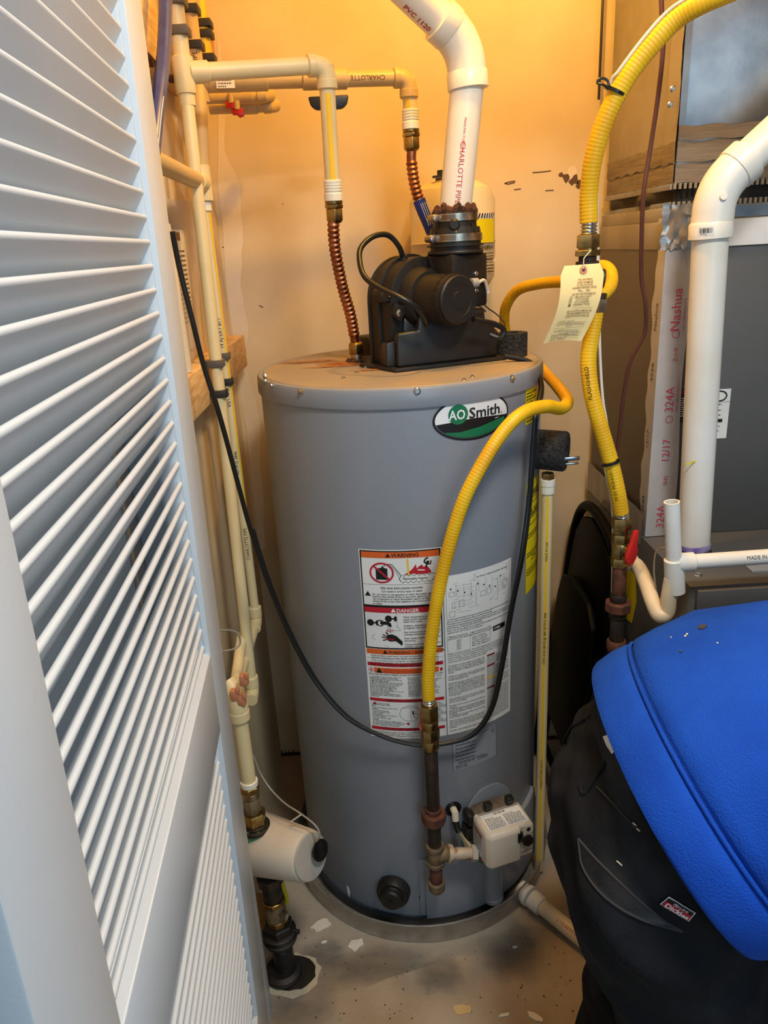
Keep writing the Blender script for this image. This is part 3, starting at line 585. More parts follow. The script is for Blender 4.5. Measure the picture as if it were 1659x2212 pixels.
# burner access plate with drip channel
ac = MB(); ta, tb_ = radians(-1.2), radians(66)
ringsA = []
for k in range(21):
    t = ta+(tb_-ta)*k/20; zt_ = .205+.03*k/20
    ringsA.append([cylp(t, .046, TR-.002), cylp(t, .046, TR+.011), cylp(t, .052, TR+.013), cylp(t, zt_-.004, TR+.009), cylp(t, zt_, TR+.006), cylp(t, zt_, TR-.002)])
ac.loft(ringsA); ac.build('access_cover', 'tank_paint', wh)
MB().prism([cylp(ta, .048, TR+.004), cylp(ta-.045, .048, TR+.0025), cylp(ta-.045, .048, TR-.002), cylp(ta+.01, .048, TR-.002)], (0, 0, .157)).build('cover_flange', 'tank_paint', wh)
MB().tube([cylp(ta+(tb_-ta)*.5*k/10+.02, .207+.0012*k, TR+.010) for k in range(11)], .003, 8).build('rust_edge', 'rust_dark', wh)
q = at(1066, 1915, Y=1.262); MB().lathe((q.x, 1.272, .052), (0, 0, 1), [(0, .022), (.004, .024), (.012, .024), (.014, .0225), (.115, .0225), (.118, .025), (.121, .0225), (.135, .0225)], 28).build('burner_tube', 'tank_paint', wh)
MB().lathe((q.x, 1.272, .182), (0, 0, 1), [(0, .018), (.02, .02), (.03, .016)], 20).build('manifold_end', 'rust_dark', wh)
for px, py in ((906, 1942),):
    q = cyl_hit(px, py); th = atan2(q.x-TC.x, -(q.y-TC.y)); m_ = MB(); f = cfn(th, q.z); rect_mb(m_, 0, 0, .014, .010, f, .0002); m_.build('slot', 'p_black', wh, recalc=False)
m_ = MB(); q = cyl_hit(753, 1925); th = atan2(q.x-TC.x, -(q.y-TC.y)); f = cfn(th, q.z); poly_mb(m_, [(-.004, .018), (.003, .014), (.006, .002), (.002, -.018), (-.001, -.012), (-.003, -.002)], f, .0004); m_.build('paint_splash', 'label_white', wh, recalc=False)
# gas control valve
thv = radians(29.0); thf = radians(17.5); VR = V((sin(thf), -cos(thf), 0)); VT = V((cos(thf), sin(thf), 0)); VZ = V((0, 0, 1)); vo = cylp(thv, .276, TR+.006)
gv = MB().box(vo+VR*.022+VZ*.012, (.100, .044, .080), VT, VR, VZ).build('gas_valve', 'valve_dark', wh, bevel=.004)
def vq(a, r, z): return vo+VT*a+VR*r+VZ*z
rings = []
for z, ins in ((-.034, .004), (-.028, 0), (.044, 0), (.052, .005)):
    o_ = [(-.056+ins, .030), (-.056+ins, .092-ins), (-.046, .102-ins), (.018, .102-ins), (.020, .094-ins), (.052-ins, .094-ins), (.054-ins, .030)]
    rings.append([vq(a, r, z) for a, r in o_])
cv_ = MB().loft(rings).build('cover', 'valve_beige', gv, bevel=.003)
fv = flat(vq(.020, .0945, -.048+.010), VT, VZ, VR)
MB().lathe(vq(.037, .093, .010), VR, [(0, .0125), (.006, .012), (.007, .010), (.009, .010)], 26).build('dial', 'black_gloss', gv)
MB().box(vq(.0165, .100, .030), (.011, .010, .022), VT, VR, VZ).build('switch', 'black_gloss', gv, bevel=.001)
MB().lathe(vq(.040, .093, .036), VR, [(0, .0045), (.002, .0045), (.002, .002)], 14).build('status_light', 'black_plastic', gv)
g = MB(); 
for k in range(9):
    t = -2.2+4.4*k/8; line_mb(g, [(.017+.0145*sin(t), .048+.0145*cos(t)), (.017+.0175*sin(t), .048+.0175*cos(t))], .0008, fv, .0006)
text_mb(g, 'HOT', .0036, .026, .062, fv, 'LEFT', .0006); text_mb(g, 'LOW', .0036, .003, .030, fv, 'LEFT', .0006); text_mb(g, 'STATUS', .0036, .012, .093, fv, 'LEFT', .0006); text_mb(g, 'ON', .0034, .003, .082, fv, 'LEFT', .0006); text_mb(g, 'OFF', .0034, .003, .072, fv, 'LEFT', .0006); bars_mb(g, .004, .022, .026, 2, .003, fv, .0006)
g.build('dial_print', 'p_black', gv, recalc=False)
ff = flat(vq(-.046, .1022, -.02), VT, VZ, VR); g = MB(); text_mb(g, 'Honeywell', .0095, .016, .034, ff, 'LEFT', .0004, .040); g.build('maker_mark', 'label_white', gv, recalc=False)
ft = flat(vq(-.044, .040, .0522), VT, VR, VZ); g = MB(); rect_mb(g, 0, 0, .088, .046, ft, .0002, 2); tl = g.build('top_label', 'label_white', gv, recalc=False)
g = MB(); bars_mb(g, .004, .043, .036, 8, .0040, ft, .0005); bars_mb(g, .046, .043, .038, 8, .0040, ft, .0005)
for k in range(16): rect_mb(g, .030+k*.0016, .008, .030+k*.0016+random.choice((.0005, .001)), .002, ft, .0005, 1)
g.build('print', 'p_grey', tl, recalc=False)
fs_ = flat(vq(-.0562, .036, -.042), VR, VZ, -VT); g = MB(); rect_mb(g, .002, .020, .042, .078, fs_, .0002, 1); sl = g.build('side_label', 'label_white', gv)
g = MB(); rect_mb(g, .004, .070, .040, .077, fs_, .0006, 1); g.build('band', 'p_redprint', sl); g = MB(); bars_mb(g, .005, .067, .033, 10, .0040, fs_, .0006); g.build('print', 'p_grey', sl)
MB().box(vq(-.062, .018, .0), (.014, .028, .03), VT, VR, VZ).box(vq(-.060, .020, .04), (.012, .03, .026), VT, VR, VZ).build('terminal', 'black_plastic', gv, bevel=.002)
MB().lathe(vq(.054, .055, -.012), VT, [(0, .010), (.008, .010), (.012, .007)], 8).build('side_port', 'brass', gv)
for a in (-.02, .03): MB().box(vq(a, .030, .064), (.016, .016, .012), VT, VR, VZ).build('cover_clip', 'black_plastic', gv, bevel=.002)
MB().lathe(cylp(thv, .295, TR), V((sin(thv), -cos(thv), 0)), [(-.001, .062), (.0015, .062), (.002, .058)], 40).build('valve_flange', 'tank_paint', wh)
# ================================================================== generic pipe pieces
def seq(mb_list, o, d, parts, parent):
    """stack of turned pieces along d: (length, profile radii [(t,r)..] or r, segs, material, name)"""
    o = V(o); d = V(d).normalized(); made = []
    for L, r, sg, m, nm in parts:
        prof = [(0, r*.93), (min(.002, L*.1), r), (L-min(.002, L*.1), r), (L, r*.93)] if not isinstance(r, list) else r
        made.append(MB().lathe(o, d, prof, sg).build(nm, m, parent)); o = o+d*L
    return made, o
def pipe(name, a, b, r, m, parent, seg=22): return MB().tube([V(a), V(b)], r, seg).build(name, m, parent)
def socket(name, a, d, L, r, m, parent): return MB().lathe(V(a), V(d), [(0, r*.9), (.0015, r), (L-.0015, r), (L, r*.9)], 26).build(name, m, parent)
def elbow_pts(p, d0, d1, R, n=10):
    """corner at p between incoming direction d0 and outgoing d1"""
    d0, d1 = V(d0).normalized(), V(d1).normalized(); ang = d0.angle(d1); t = R*math.tan(ang/2)
    return [ (p-d0*t)*(1-k/n)**2 + p*2*(1-k/n)*(k/n) + (p+d1*t)*(k/n)**2 for k in range(n+1)]
def stripe(name, a, b, r, m, parent, wd=.006, toward=None):
    """thin painted stripe along a pipe on the side that faces `toward`"""
    a, b = V(a), V(b); d = (b-a).normalized(); n = V(toward)-a; n = (n-d*n.dot(d)).normalized(); s = d.cross(n)
    q = MB(); al = [-wd/2/r, -wd/6/r, wd/6/r, wd/2/r]
    for k in range(3):
        p0 = [n*cos(x)*(r+.0004)+s*sin(x)*(r+.0004) for x in (al[k], al[k+1])]
        q.add([a+p0[0], a+p0[1], b+p0[1], b+p0[0]], [(0, 1, 2, 3)])
    return q.build(name, m, parent)
def pipe_print(parent, body, a, b, r, m, size, toward, t=.5, flip=False, off=0., ang=0.):
    a, b = V(a), V(b); d = (b-a).normalized()*(-1 if flip else 1); n = V(toward)-a; n = (n-d*n.dot(d)).normalized(); s = n.cross(d)
    o = a.lerp(b, t)
    def fn(u, v, l): x = v/r+ang; return o+d*u+(n*cos(x)+s*sin(x))*(r+.0006)
    g = MB(); text_mb(g, body, size, 0, -size*.35, fn, 'CENTER', 0, off=off); o_ = g.build('print', m, parent, recalc=False); o_['kind'] = 'stuff'; return o_
# ================================================================== vent blower on the lid
ca, sa = cos(radians(20)), sin(radians(20)); BU, BV = V((ca, sa, 0)), V((-sa, ca, 0)); BO = at(855, 806, Z=TZ)
bw = thing('vent_blower', (BO+BU*.12+BV*.08), 'black power vent blower with motor bolted on top of the water heater', 'blower')
def bq(a, b, c): return BO+BU*a+BV*b+V((0, 0, c))
MB().prism([bq(*p, .0005) for p in ((0, 0), (.240, 0), (.240, .215), (-.006, .215), (-.010, .125), (-.030, .120))], (0, 0, .0065)).build('base_plate', 'black_dusty', bw, bevel=.0015)
# stepped wiring cover (front outline in a, c), tapering back
def cover(out, b0, b1, ins):
    cx_ = .118; f = [bq(a, b0+c*.10, c) for a, c in out]; k = [bq(a+(ins if a < cx_ else -ins), b1, c-ins*.3) for a, c in out]; return MB().loft([f, k])
out = [(.010, .007), (.228, .007), (.224, .070), (.205, .074), (.202, .102), (.062, .104), (.058, .072), (.014, .070)]
cover(out, .012, .062, .004).build('wiring_cover', 'black_plastic', bw, bevel=.005, bseg=3)
out2 = [(-.006, .007), (.030, .007), (.030, .058), (-.002, .052)]
cover(out2, .030, .075, .003).build('side_cover', 'black_plastic', bw, bevel=.004)
out3 = [(.036, .064), (.066, .064), (.066, .098), (.040, .094)]; cover(out3, .035, .070, .002).build('upper_cover', 'black_plastic', bw, bevel=.003)
MB().lathe(bq(.226, .045, .045), BU, [(0, .013), (.012, .013), (.012, .008)], 18).build('cord_port', 'black_gloss', bw)
ma = radians(36); MX = V((sin(ma), -cos(ma), 0)); MP = V((cos(ma), sin(ma), 0)); ZU = V((0, 0, 1)); ME = at(993, 648, Y=1.405)
def mq(p, z, d): return ME+MP*p+ZU*z+MX*d      # d: along the motor axis, 0 at its end, negative into the housing
mot = MB().lathe(mq(0, 0, -.082), MX, [(0, .046), (.070, .0465), (.074, .0455)], 44).build('motor', 'black_dusty', bw)
MB().lathe(mq(0, 0, -.0085), MX, [(0, .0445), (.006, .0445), (.0085, .042), (.0085, .030), (.0080, .0295), (.0080, .016), (.0088, .0155), (.0088, .002)], 44).build('end_cap', 'motor_end', mot)
for k in range(9):
    a = radians(100+k*17); p_ = mq(.0468*cos(a), .0468*sin(a), -.022); n_ = MP*cos(a)+ZU*sin(a); MB().box(p_, (.007, .0012, .006), n_.cross(MX), n_, MX).build('vent_slot', 'p_black', mot)
MB().lathe(mq(0, 0, -.106), MX, [(0, .060), (.012, .058), (.026, .052), (.027, .046)], 44).build('mounting_ring', 'black_dusty', bw)
# volute: round with a straight foot down to the plate
hz = ME.z-TZ-.004
def vol(r, d0, d1, nm, m, foot=1.):
    pts = [(-r, -hz), (-r, 0)]+[(r*cos(pi-pi*k/22), r*sin(pi-pi*k/22)) for k in range(1, 23)]+[(r*foot, -hz)]
    return MB().prism([mq(p, z, d0) for p, z in pts], MX*(d1-d0)).build(nm, m, bw, bevel=.003)
vol(.078, -.172, -.106, 'volute', 'black_dusty'); vol(.084, -.145, -.137, 'volute_rim', 'black_plastic'); vol(.081, -.178, -.170, 'back_rim', 'black_plastic')
for p, z in ((.030, .066), (-.072, -.020), (-.028, -.078)):
    L_ = sqrt(p*p+z*z); b_ = MB().prism([mq(p*1.12, z*1.12, -.104), mq(p-.018*z/L_, z+.018*p/L_, -.104), mq(p*.6, z*.6, -.104), mq(p+.018*z/L_, z-.018*p/L_, -.104)], MX*.012).build('lug', 'black_dusty', bw, bevel=.002)
    screw(b_, mq(p*.98, z*.98, -.091), MX, .0045)
MB().lathe(mq(-.085, .012, -.14), MX, [(0, .013), (.03, .013), (.034, .010)], 18).build('boss', 'black_dusty', bw); screw(bw, mq(-.080, .016, -.104), MX, .0045)
MB().tube([mq(-.070, -.128, -.12), mq(-.076, -.10, -.12), mq(-.092, -.125, -.10)], .002, 6).build('flange_tab', 'black_plastic', bw)
MB().lathe((at(800, 770, Z=TZ+.02).x, at(800, 770, Z=TZ).y+.03, TZ+.0002), (0, 0, 1), [(0, .036), (.036, .034), (.042, .028)], 6).build('fan_foot', 'black_dusty', bw, bevel=.003)
# outlet duct, round collars and clamps
oc = at(984, 560, Y=1.505); od = V((oc.x, oc.y, ME.z-.02)); zt = at(985, 548, Y=1.505).z
MB().box((od+V((0, 0, (zt-ME.z+.02)/2))), (.092, .082, zt-ME.z+.02), MP, MX, ZU).build('outlet_duct', 'black_dusty', bw, bevel=.006)
MB().lathe((oc.x, oc.y, zt), ZU, [(0, .053), (.003, .054), (.006, .053), (.007, .048), (.013, .048), (.014, .055), (.017, .055), (.017, .050)], 36).build('duct_flange', 'black_dusty', bw)
z1 = zt+.017; z2 = at(985, 470, Y=1.505).z
MB().lathe((oc.x, oc.y, z1), ZU, [(0, .049), (.018, .049), (.030, .047), (z2-z1-.02, .042), (z2-z1-.012, .041), (z2-z1+.010, .041), (z2-z1+.012, .037)], 40).build('vent_coupling', 'black_dusty', bw)
for a in (.3, 1.5, 2.6, 3.7, 4.6, 5.4): MB().prism([V((oc.x+r_*cos(a), oc.y+r_*sin(a), z)) for r_, z in ((.040, z1+.020), (.053, z1+.020), (.041, z2-.010))], V((-sin(a), cos(a), 0))*.003).build('rib', 'black_plastic', bw)
for zc_, r_, px, py in ((z1+.012, .0505, 936, 518), (z2+.000, .0425, 952, 470)):
    cb = MB().lathe((oc.x, oc.y, zc_-.007), ZU, [(0, r_), (.0005, r_+.0012), (.0135, r_+.0012), (.014, r_)], 44).build('hose_clamp', 'steel_clamp', bw)
    an = radians(-150); hp = V((oc.x+cos(an)*(r_+.006), oc.y+sin(an)*(r_+.006), zc_)); hd = V((-sin(an), cos(an), 0))
    MB().lathe(hp-hd*.012, hd, [(0, .007), (.018, .007), (.020, .005)], 14).build('worm_housing', 'steel_clamp', cb); screw(cb, hp+hd*.010, hd, .005, 'clamp_screw')
    for k in range(11):
        a = radians(-128+k*3.2); p_ = V((oc.x+cos(a)*(r_+.0018), oc.y+sin(a)*(r_+.0018), zc_)); MB().box(p_, (.0012, .001, .009), (-sin(a), cos(a), 0), (cos(a), sin(a), 0)).build('clamp_slot', 'p_brown', cb)
MB().lathe((oc.x-.006, oc.y-.041, z1+.034), (-.1, -1, 0), [(0, .011), (.006, .011), (.010, .007)], 16).build('test_cap', 'black_dusty', bw)
# rusted crust above the coupling
m_ = MB(); zr = z2+.010
for k in range(34):
    a = 2*pi*k/34; r_ = .034+random.uniform(-.001, .004); hgt = random.uniform(.008, .022); m_.lathe((oc.x+r_*cos(a), oc.y+r_*sin(a), zr-.004), (random.uniform(-.2, .2), random.uniform(-.2, .2), 1), [(0, .007), (hgt*.5, .0075), (hgt*.85, .005), (hgt, .001)], 7, rot=random.random())
o = m_.build('rust_crust', 'rust_dark', bw, sharp=20); o['kind'] = 'stuff'
# pressure switch and leads on the duct
pc = od+V((0, 0, .045))+MX*.043+MP*.01
MB().lathe(pc-MP*.012, MP, [(0, .009), (.016, .009), (.018, .006)], 16).build('sensor', 'valve_grey', bw)
MB().tube(spline([pc+MP*.004+MX*.004, pc+MP*.020+MX*.004+ZU*.003, pc+MP*.032+ZU*(-.014), pc+MP*.034+ZU*(-.022)]), .0032, 8).build('sensor_lead', 'valve_beige', bw)
for d_ in (.014, -.012): screw(bw, pc+ZU*d_*1.2+MP*.003, MX, .003)
# leads round the motor
MB().tube(spline([at(872, 562, Y=1.50), at(862, 533, Y=1.49), at(838, 508, Y=1.48), at(806, 511, Y=1.46), at(780, 535, Y=1.44), at(777, 565, Y=1.42), at(788, 598, Y=1.40), at(820, 622, Y=1.38), at(862, 642, Y=1.36), at(895, 660, Y=1.36), at(915, 685, Y=1.375), at(921, 702, Y=1.395)], 8), .0052, 12).build('motor_lead', 'cord_black', bw)
MB().tube([at(874, 568, Y=1.50), at(870, 555, Y=1.498)], .0085, 8).build('lead_boot', 'black_dusty', bw)
MB().tube(spline([at(1022, 690, Y=1.42), at(1040, 694, Y=1.43), at(1068, 700, Y=1.44), at(1088, 712, Y=1.445), at(1080, 730, Y=1.445), at(1058, 724, Y=1.45)], 8), .0055, 10).build('cord_tail', 'cord_black', bw)
MB().tube(spline([at(1034, 638, Y=1.50), at(1050, 662, Y=1.50), at(1074, 680, Y=1.50), at(1090, 698, Y=1.49), at(1088, 716, Y=1.48)], 8), .0014, 6).build('thin_lead', 'cord_black', bw)
MB().tube([at(1034, 660, Y=1.49), at(1049, 672, Y=1.49), at(1024, 684, Y=1.46)], .0014, 6).build('thin_lead', 'cord_black', bw)
# ================================================================== vent pipe
vp = thing('vent_pipe', (oc.x, oc.y, z2), 'cream plastic vent pipe rising from the blower and bending left', 'pipe')
vr = .0302; va = V((oc.x, oc.y, z2+.004)); vb = at(1010, 175, Y=1.50)
pipe('pipe', va, vb, vr, 'pvc', vp, 40)
ec = at(1004, 95, Y=1.50); ud = (at(905, 0, Y=1.47)-ec).normalized(); vd = (ec-vb).normalized()
MB().lathe(vb-vd*.014, vd, [(0, .033), (.001, .0365), (.026, .0365), (.030, .034), (.031, .030)], 40).build('hub', 'pvc', vp)
MB().tube(elbow_pts(ec, vd, ud, .09, 12), .0345, 36).build('elbow', 'pvc', vp)
MB().lathe(ec+ud*.030, ud, [(0, .030), (.002, .0345), (.006, .0365), (.030, .0365), (.031, .033)], 40).build('hub', 'pvc', vp)
pipe('pipe', ec+ud*.045, ec+ud*.68, vr, 'pvc', vp, 40)
MB().box(at(1040, 130, Y=1.49), (.010, .010, .012)).build('nub', 'pvc', vp, bevel=.002)
pipe_print(vp, 'CHARLOTTE PIPE', va, vb, vr, 'p_redprint', .0135, EYE, t=.32, flip=True, ang=.10); pipe_print(vp, 'MANUFACTURED IN', va, vb, vr, 'p_redprint', .006, EYE, t=.60, flip=True, ang=.10)
pipe_print(vp, 'PVC 1120', ec+ud*.06, ec+ud*.18, vr, 'p_redprint', .014, at(700, 300, Y=1.3), t=.30, flip=True, off=.02); pipe_print(vp, 'SCH 40', ec+ud*.06, ec+ud*.18, vr, 'p_redprint', .014, at(700, 300, Y=1.3), t=.95, flip=True, off=.02)
# ================================================================== water piping: front line to the inlet
RP = .0111
def tofront(p): return EYE
f_el = at(695, 138, Y=1.50); f_te = at(397, 158, X=-.28); 
fp = thing('cold_water_line', f_te, 'cream plastic water line from the left riser, nearest the viewer, with elbow over the left copper hose', 'pipe')
f_el = V((at(704, 140, Y=1.505).x, 1.505, at(704, 140, Y=1.505).z)); hd_ = (f_el-f_te).normalized()
pipe('pipe', f_te+hd_*.012, f_el-hd_*.012, .0142, 'cpvc', fp); socket('tee_socket', f_te+hd_*.010, hd_, .032, .0175, 'cpvc', fp)
MB().lathe(f_te-ZU*.033, ZU, [(0, .012), (.002, .0165), (.010, .018), (.056, .018), (.058, .015)], 28).build('tee', 'cpvc', fp)
fdn = (at(718, 385, Y=1.52)-f_el).normalized()
MB().tube([f_el-hd_*.022]+elbow_pts(f_el, hd_, fdn, .024, 10)+[f_el+fdn*.028], .0172, 26).build('elbow', 'cpvc', fp)
socket('elbow_socket', f_el-hd_*.034, hd_, .014, .0185, 'cpvc', fp); socket('elbow_socket', f_el+fdn*.022, fdn, .016, .0185, 'cpvc', fp)
f_b = at(718, 388, Y=1.52); pipe('drop_pipe', f_el, f_b, .0142, 'cpvc', fp); stripe('yellow_stripe', f_el+fdn*.045, f_b, .0142, 'cpvc_yellow', fp, .0095, EYE+V((.1, 0, 0)))
def adapter(parent, p, d):
    d = V(d).normalized(); p = V(p)
    MB().lathe(p, d, [(0, .0150), (.001, .0165), (.010, .0165), (.022, .0160), (.024, .0175), (.036, .0175), (.037, .014)], 28).build('adapter', 'pvc', parent)
    for k in range(4): MB().lathe(p+d*(.003+.005*k), d, [(0, .0163), (.0008, .0174), (.0016, .0163)], 28).build('thread', 'pvc', parent)
    MB().lathe(p+d*.036, d, [(0, .013), (.001, .0168), (.005, .0168), (.006, .0155)], 28).build('collar', 'brass', parent)
    MB().lathe(p+d*.042, d, [(0, .0165), (.0015, .0180), (.007, .0180), (.0085, .0165)], 6, rot=.3).build('nut', 'brass', parent, bevel=.001)
    MB().lathe(p+d*.0495, d, [(0, .0145), (.002, .0172), (.022, .0172), (.026, .013), (.027, .0115)], 6, rot=.1).build('nut', 'brass', parent, bevel=.001)
    return p+d*.074
fl0 = adapter(fp, f_b, fdn)
def flex(parent, pts, a, bsm, name='corrugated_hose'):
    P = resample(spline(pts, 14), .0011); L = .0011*(len(P)-1)
    def r(t, s):
        if s < a or s > L-bsm: return .0098
        return .0100+.0021*(.5-.5*cos(2*pi*(s-a)/.0092))
    return MB().tube(P, r, 20).build(name, 'copper', parent)
inl = at(771, 781, Z=TZ); inl = V((inl.x, inl.y, TZ))
c1 = thing('copper_connector', inl, 'corrugated copper hose standing on the rusty inlet at the left of the lid', 'hose', 'copper water connectors')
flex(c1, [fl0, at(720, 480, Y=1.522), at(724, 540, Y=1.535), at(740, 620, Y=1.555), at(757, 680, Y=1.57), at(767, 735, Y=1.58), inl+V((0, 0, .030))], .010, .024)
MB().lathe(inl+ZU*.016, ZU, [(0, .0150), (.001, .0172), (.020, .0172), (.024, .014), (.025, .0112)], 6).build('nut', 'brass', c1, bevel=.001)
MB().lathe(inl, ZU, [(0, .0125), (.016, .0125), (.018, .011)], 20).build('nipple', 'steel_clamp', c1)
m_ = MB()
for k in range(26): a = 2*pi*k/26; m_.lathe(inl+V((.018*cos(a), .016*sin(a), .0005)), (random.uniform(-1, 1)*.3, random.uniform(-1, 1)*.3, 1), [(0, .006), (.003, .005), (random.uniform(.004, .008), .001)], 6)
o = m_.build('rust_crust', 'rust_dark', c1, sharp=20); o['kind'] = 'stuff'
# ---- rear line with ball valve to the outlet
YB = 1.66
b_te = V((-.288, YB-.06, at(437, 192, Y=YB).z)); b_el = V((at(882, 165, Y=YB).x, YB, at(882, 168, Y=YB).z)); hb = (b_el-b_te).normalized()
bp = thing('hot_water_line', b_te, 'tan plastic water line behind the first, with blue-handled ball valve', 'pipe')
pipe('pipe', b_te, b_el-hb*.012, .0142, 'cpvc_tan', bp); MB().lathe(b_te-ZU*.036, ZU, [(0, .013), (.002, .018), (.060, .018), (.062, .015)], 28).build('tee', 'cpvc_tan', bp)
bx_ = lambda px: (at(px, 180, Y=YB).x-b_te.x)/hb.x
socket('coupling', b_te+hb*.010, hb, bx_(583)-.010, .0178, 'cpvc_tan', bp); socket('valve_body', b_te+hb*bx_(655), hb, bx_(750)-bx_(655), .0180, 'cpvc_tan', bp); socket('valve_neck', b_te+hb*bx_(460), hb, .06, .0184, 'cpvc_tan', bp)
hv = b_te+hb*(bx_(708)); 
MB().lathe(hv-ZU*.028, ZU, [(0, .009), (.02, .010)], 16).build('valve_stem', 'cpvc_tan', bp)
MB().prism([hv+V((x, -.006, z)) for x, z in ((-.040, -.028), (.040, -.028), (.036, -.044), (.026, -.052), (-.026, -.052), (-.036, -.044))], (0, .014, 0)).build('valve_handle', 'handle_navy', bp, bevel=.004)
bdn = (at(886, 275, Y=YB)-b_el).normalized()
MB().tube([b_el-hb*.02]+elbow_pts(b_el, hb, bdn, .024, 10)+[b_el+bdn*.026], .0172, 26).build('elbow', 'cpvc_tan', bp)
socket('elbow_socket', b_el-hb*.030, hb, .012, .0185, 'cpvc_tan', bp); socket('elbow_socket', b_el+bdn*.020, bdn, .016, .0185, 'cpvc_tan', bp)
b_b = at(886, 236, Y=YB); pipe('drop_pipe', b_el, b_b, .0142, 'cpvc', bp); stripe('yellow_stripe', b_el+bdn*.037, b_b, .0142, 'cpvc_yellow', bp, .008, EYE-V((.3, 0, 0)))
pipe_print(bp, 'CHARLOTTE', b_te+hb*bx_(760), b_te+hb*bx_(850), .0142, 'p_brown', .012, EYE+V((0, 0, .2)), t=.36, flip=True); 
g = MB(); fq = flat(b_te+hb*bx_(480)+V((0, -.0181, -.006)), hb, ZU, (0, -1, 0)); rect_mb(g, 0, -.008, .034, .016, fq, .0006, 1); st_ = g.build('sticker', 'label_white', bp)
g = MB(); bars_mb(g, .003, .006, .026, 3, .005, fq, .001)
for k in range(12): rect_mb(g, .010+k*.0018, .015, .010+k*.0018+random.choice((.0006, .0012)), .009, fq, .001, 1)
o = g.build('print', 'p_brown', st_); o['kind'] = 'stuff'
bl0 = adapter(bp, b_b, bdn)
c2 = thing('copper_connector', (bl0.x, bl0.y, bl0.z-.3), 'corrugated copper hose with blue sleeve running behind the blower', 'hose', 'copper water connectors')
e2 = at(950, 560, Y=1.66); e2b = V((e2.x+.01, e2.y, TZ))
flex(c2, [bl0, at(889, 350, Y=YB), at(896, 400, Y=1.66), at(910, 445, Y=1.66), at(928, 490, Y=1.66), e2, e2b+V((0, 0, .03)), e2b], .020, .02)
MB().tube(spline([at(905, 432, Y=1.66), at(914, 455, Y=1.66), at(924, 478, Y=1.66), at(934, 502, Y=1.66)], 6), .0132, 20).build('sleeve', 'p_blue', c2)
g = MB()
for k in range(5):
    a0_, a1_ = at(908+k*4, 440-k*1.5, Y=1.6462), at(926+k*4, 488-k*2, Y=1.6462); fz = flat(a0_, (a1_-a0_), V((1, 0, 0)), (0, -1, 0)); L_ = (a1_-a0_).length; rect_mb(g, 0, 0, L_, .0012, fz, .0, 1)
o = g.build('print', 'p_white', c2); o['kind'] = 'stuff'
# ---- small twin line with red handled valves under the rear line
sp = thing('relief_branch', at(530, 215, Y=1.70), 'small tan branch pipes with two red valve handles under the rear line', 'pipe')
for dz, dy, x1 in ((0, 0, 568), (-.014, .03, 575)):
    a_, c_ = at(445, 213, Y=1.70), at(x1, 208, Y=1.70); a_ += V((0, dy, dz)); c_ += V((0, dy, dz)); pipe('pipe', a_, c_, .0105, 'cpvc_tan', sp)
    d_ = (c_-a_).normalized(); L_ = (c_-a_).length; socket('valve_body', a_+d_*L_*.40, d_, .05, .013, 'cpvc_tan', sp); MB().tube([c_-d_*.01, c_, c_+V((.008, .012, .004)), c_+V((.010, .03, .006))], .013, 18).build('end_elbow', 'cpvc_tan', sp)
for px, py in ((499, 218), (512, 232)):
    q = at(px, py, Y=1.69); MB().lathe(q+V((0, 0, -.004)), ZU, [(0, .006), (.016, .006)], 12).build('valve_stem', 'cpvc_tan', sp)
    MB().prism([q+V((x, -.004, z)) for x, z in ((-.012, 0), (.012, -.002), (.013, -.016), (.003, -.019), (-.002, -.013), (-.010, -.014))], (0, .010, 0)).build('valve_handle', 'red_handle', sp, bevel=.002)
# ================================================================== risers on the left wall
def riser(name, label, xy, z0, z1, r, m='cpvc', group='riser pipes on the left wall', y1=None):
    t = thing(name, (xy[0], xy[1], z0), label, 'pipe', group); pipe('pipe', (xy[0], xy[1], z0), (xy[0], xy[1] if y1 is None else y1, z1), r, m, t); return t
xa, xb = (-.280, 1.335), (-.283, 1.483)
ra = riser('riser_pipe', 'cream riser pipe, the nearer of two clipped to the pine board', xa, .615, f_te.z-.02, RP, y1=f_te.y)
MB().lathe(f_te-ZU*.050, ZU, [(0, .0115), (.001, .0138), (.018, .0138)], 22).build('bushing', 'cpvc', ra)
rb = riser('riser_pipe', 'thin printed riser pipe with yellow stripe, farther of two clipped to the pine board', xb, .70, 1.53, .0100)
zt_ = at(450, 395, Y=xb[1]).z
pipe('upper_pipe', (xb[0], xb[1], zt_-.02), (b_te.x, b_te.y, b_te.z), .0142, 'cpvc_tan', rb); MB().lathe((xb[0], xb[1], zt_-.032), ZU, [(0, .012), (.002, .018), (.060, .018), (.062, .0145)], 26).build('tee', 'cpvc', rb)
MB().lathe((xb[0], xb[1], zt_-.048), ZU, [(0, .0105), (.001, .0128), (.018, .0128)], 22).build('bushing', 'pvc', rb)
lp = at(362, 372, X=xb[0]); lpd = V((xb[0], xb[1], zt_)); 
pipe('side_pipe', (xb[0]+.004, 1.095, lpd.z+.004), lpd, .0142, 'cpvc_tan', rb); socket('tee_socket', lpd+V((0, -.05, 0)), (0, 1, 0), .05, .018, 'cpvc', rb); stripe('yellow_stripe', (xb[0]+.004, 1.095, lpd.z+.004), lpd-V((0, .06, 0)), .0142, 'cpvc_yellow', rb, .010, EYE+V((0, 1, .8)))
stripe('yellow_stripe', (xb[0], xb[1], .95), (xb[0], xb[1], zt_-.05), .0100, 'cpvc_yellow', rb, .004, EYE+V((1.2, .6, 0)))
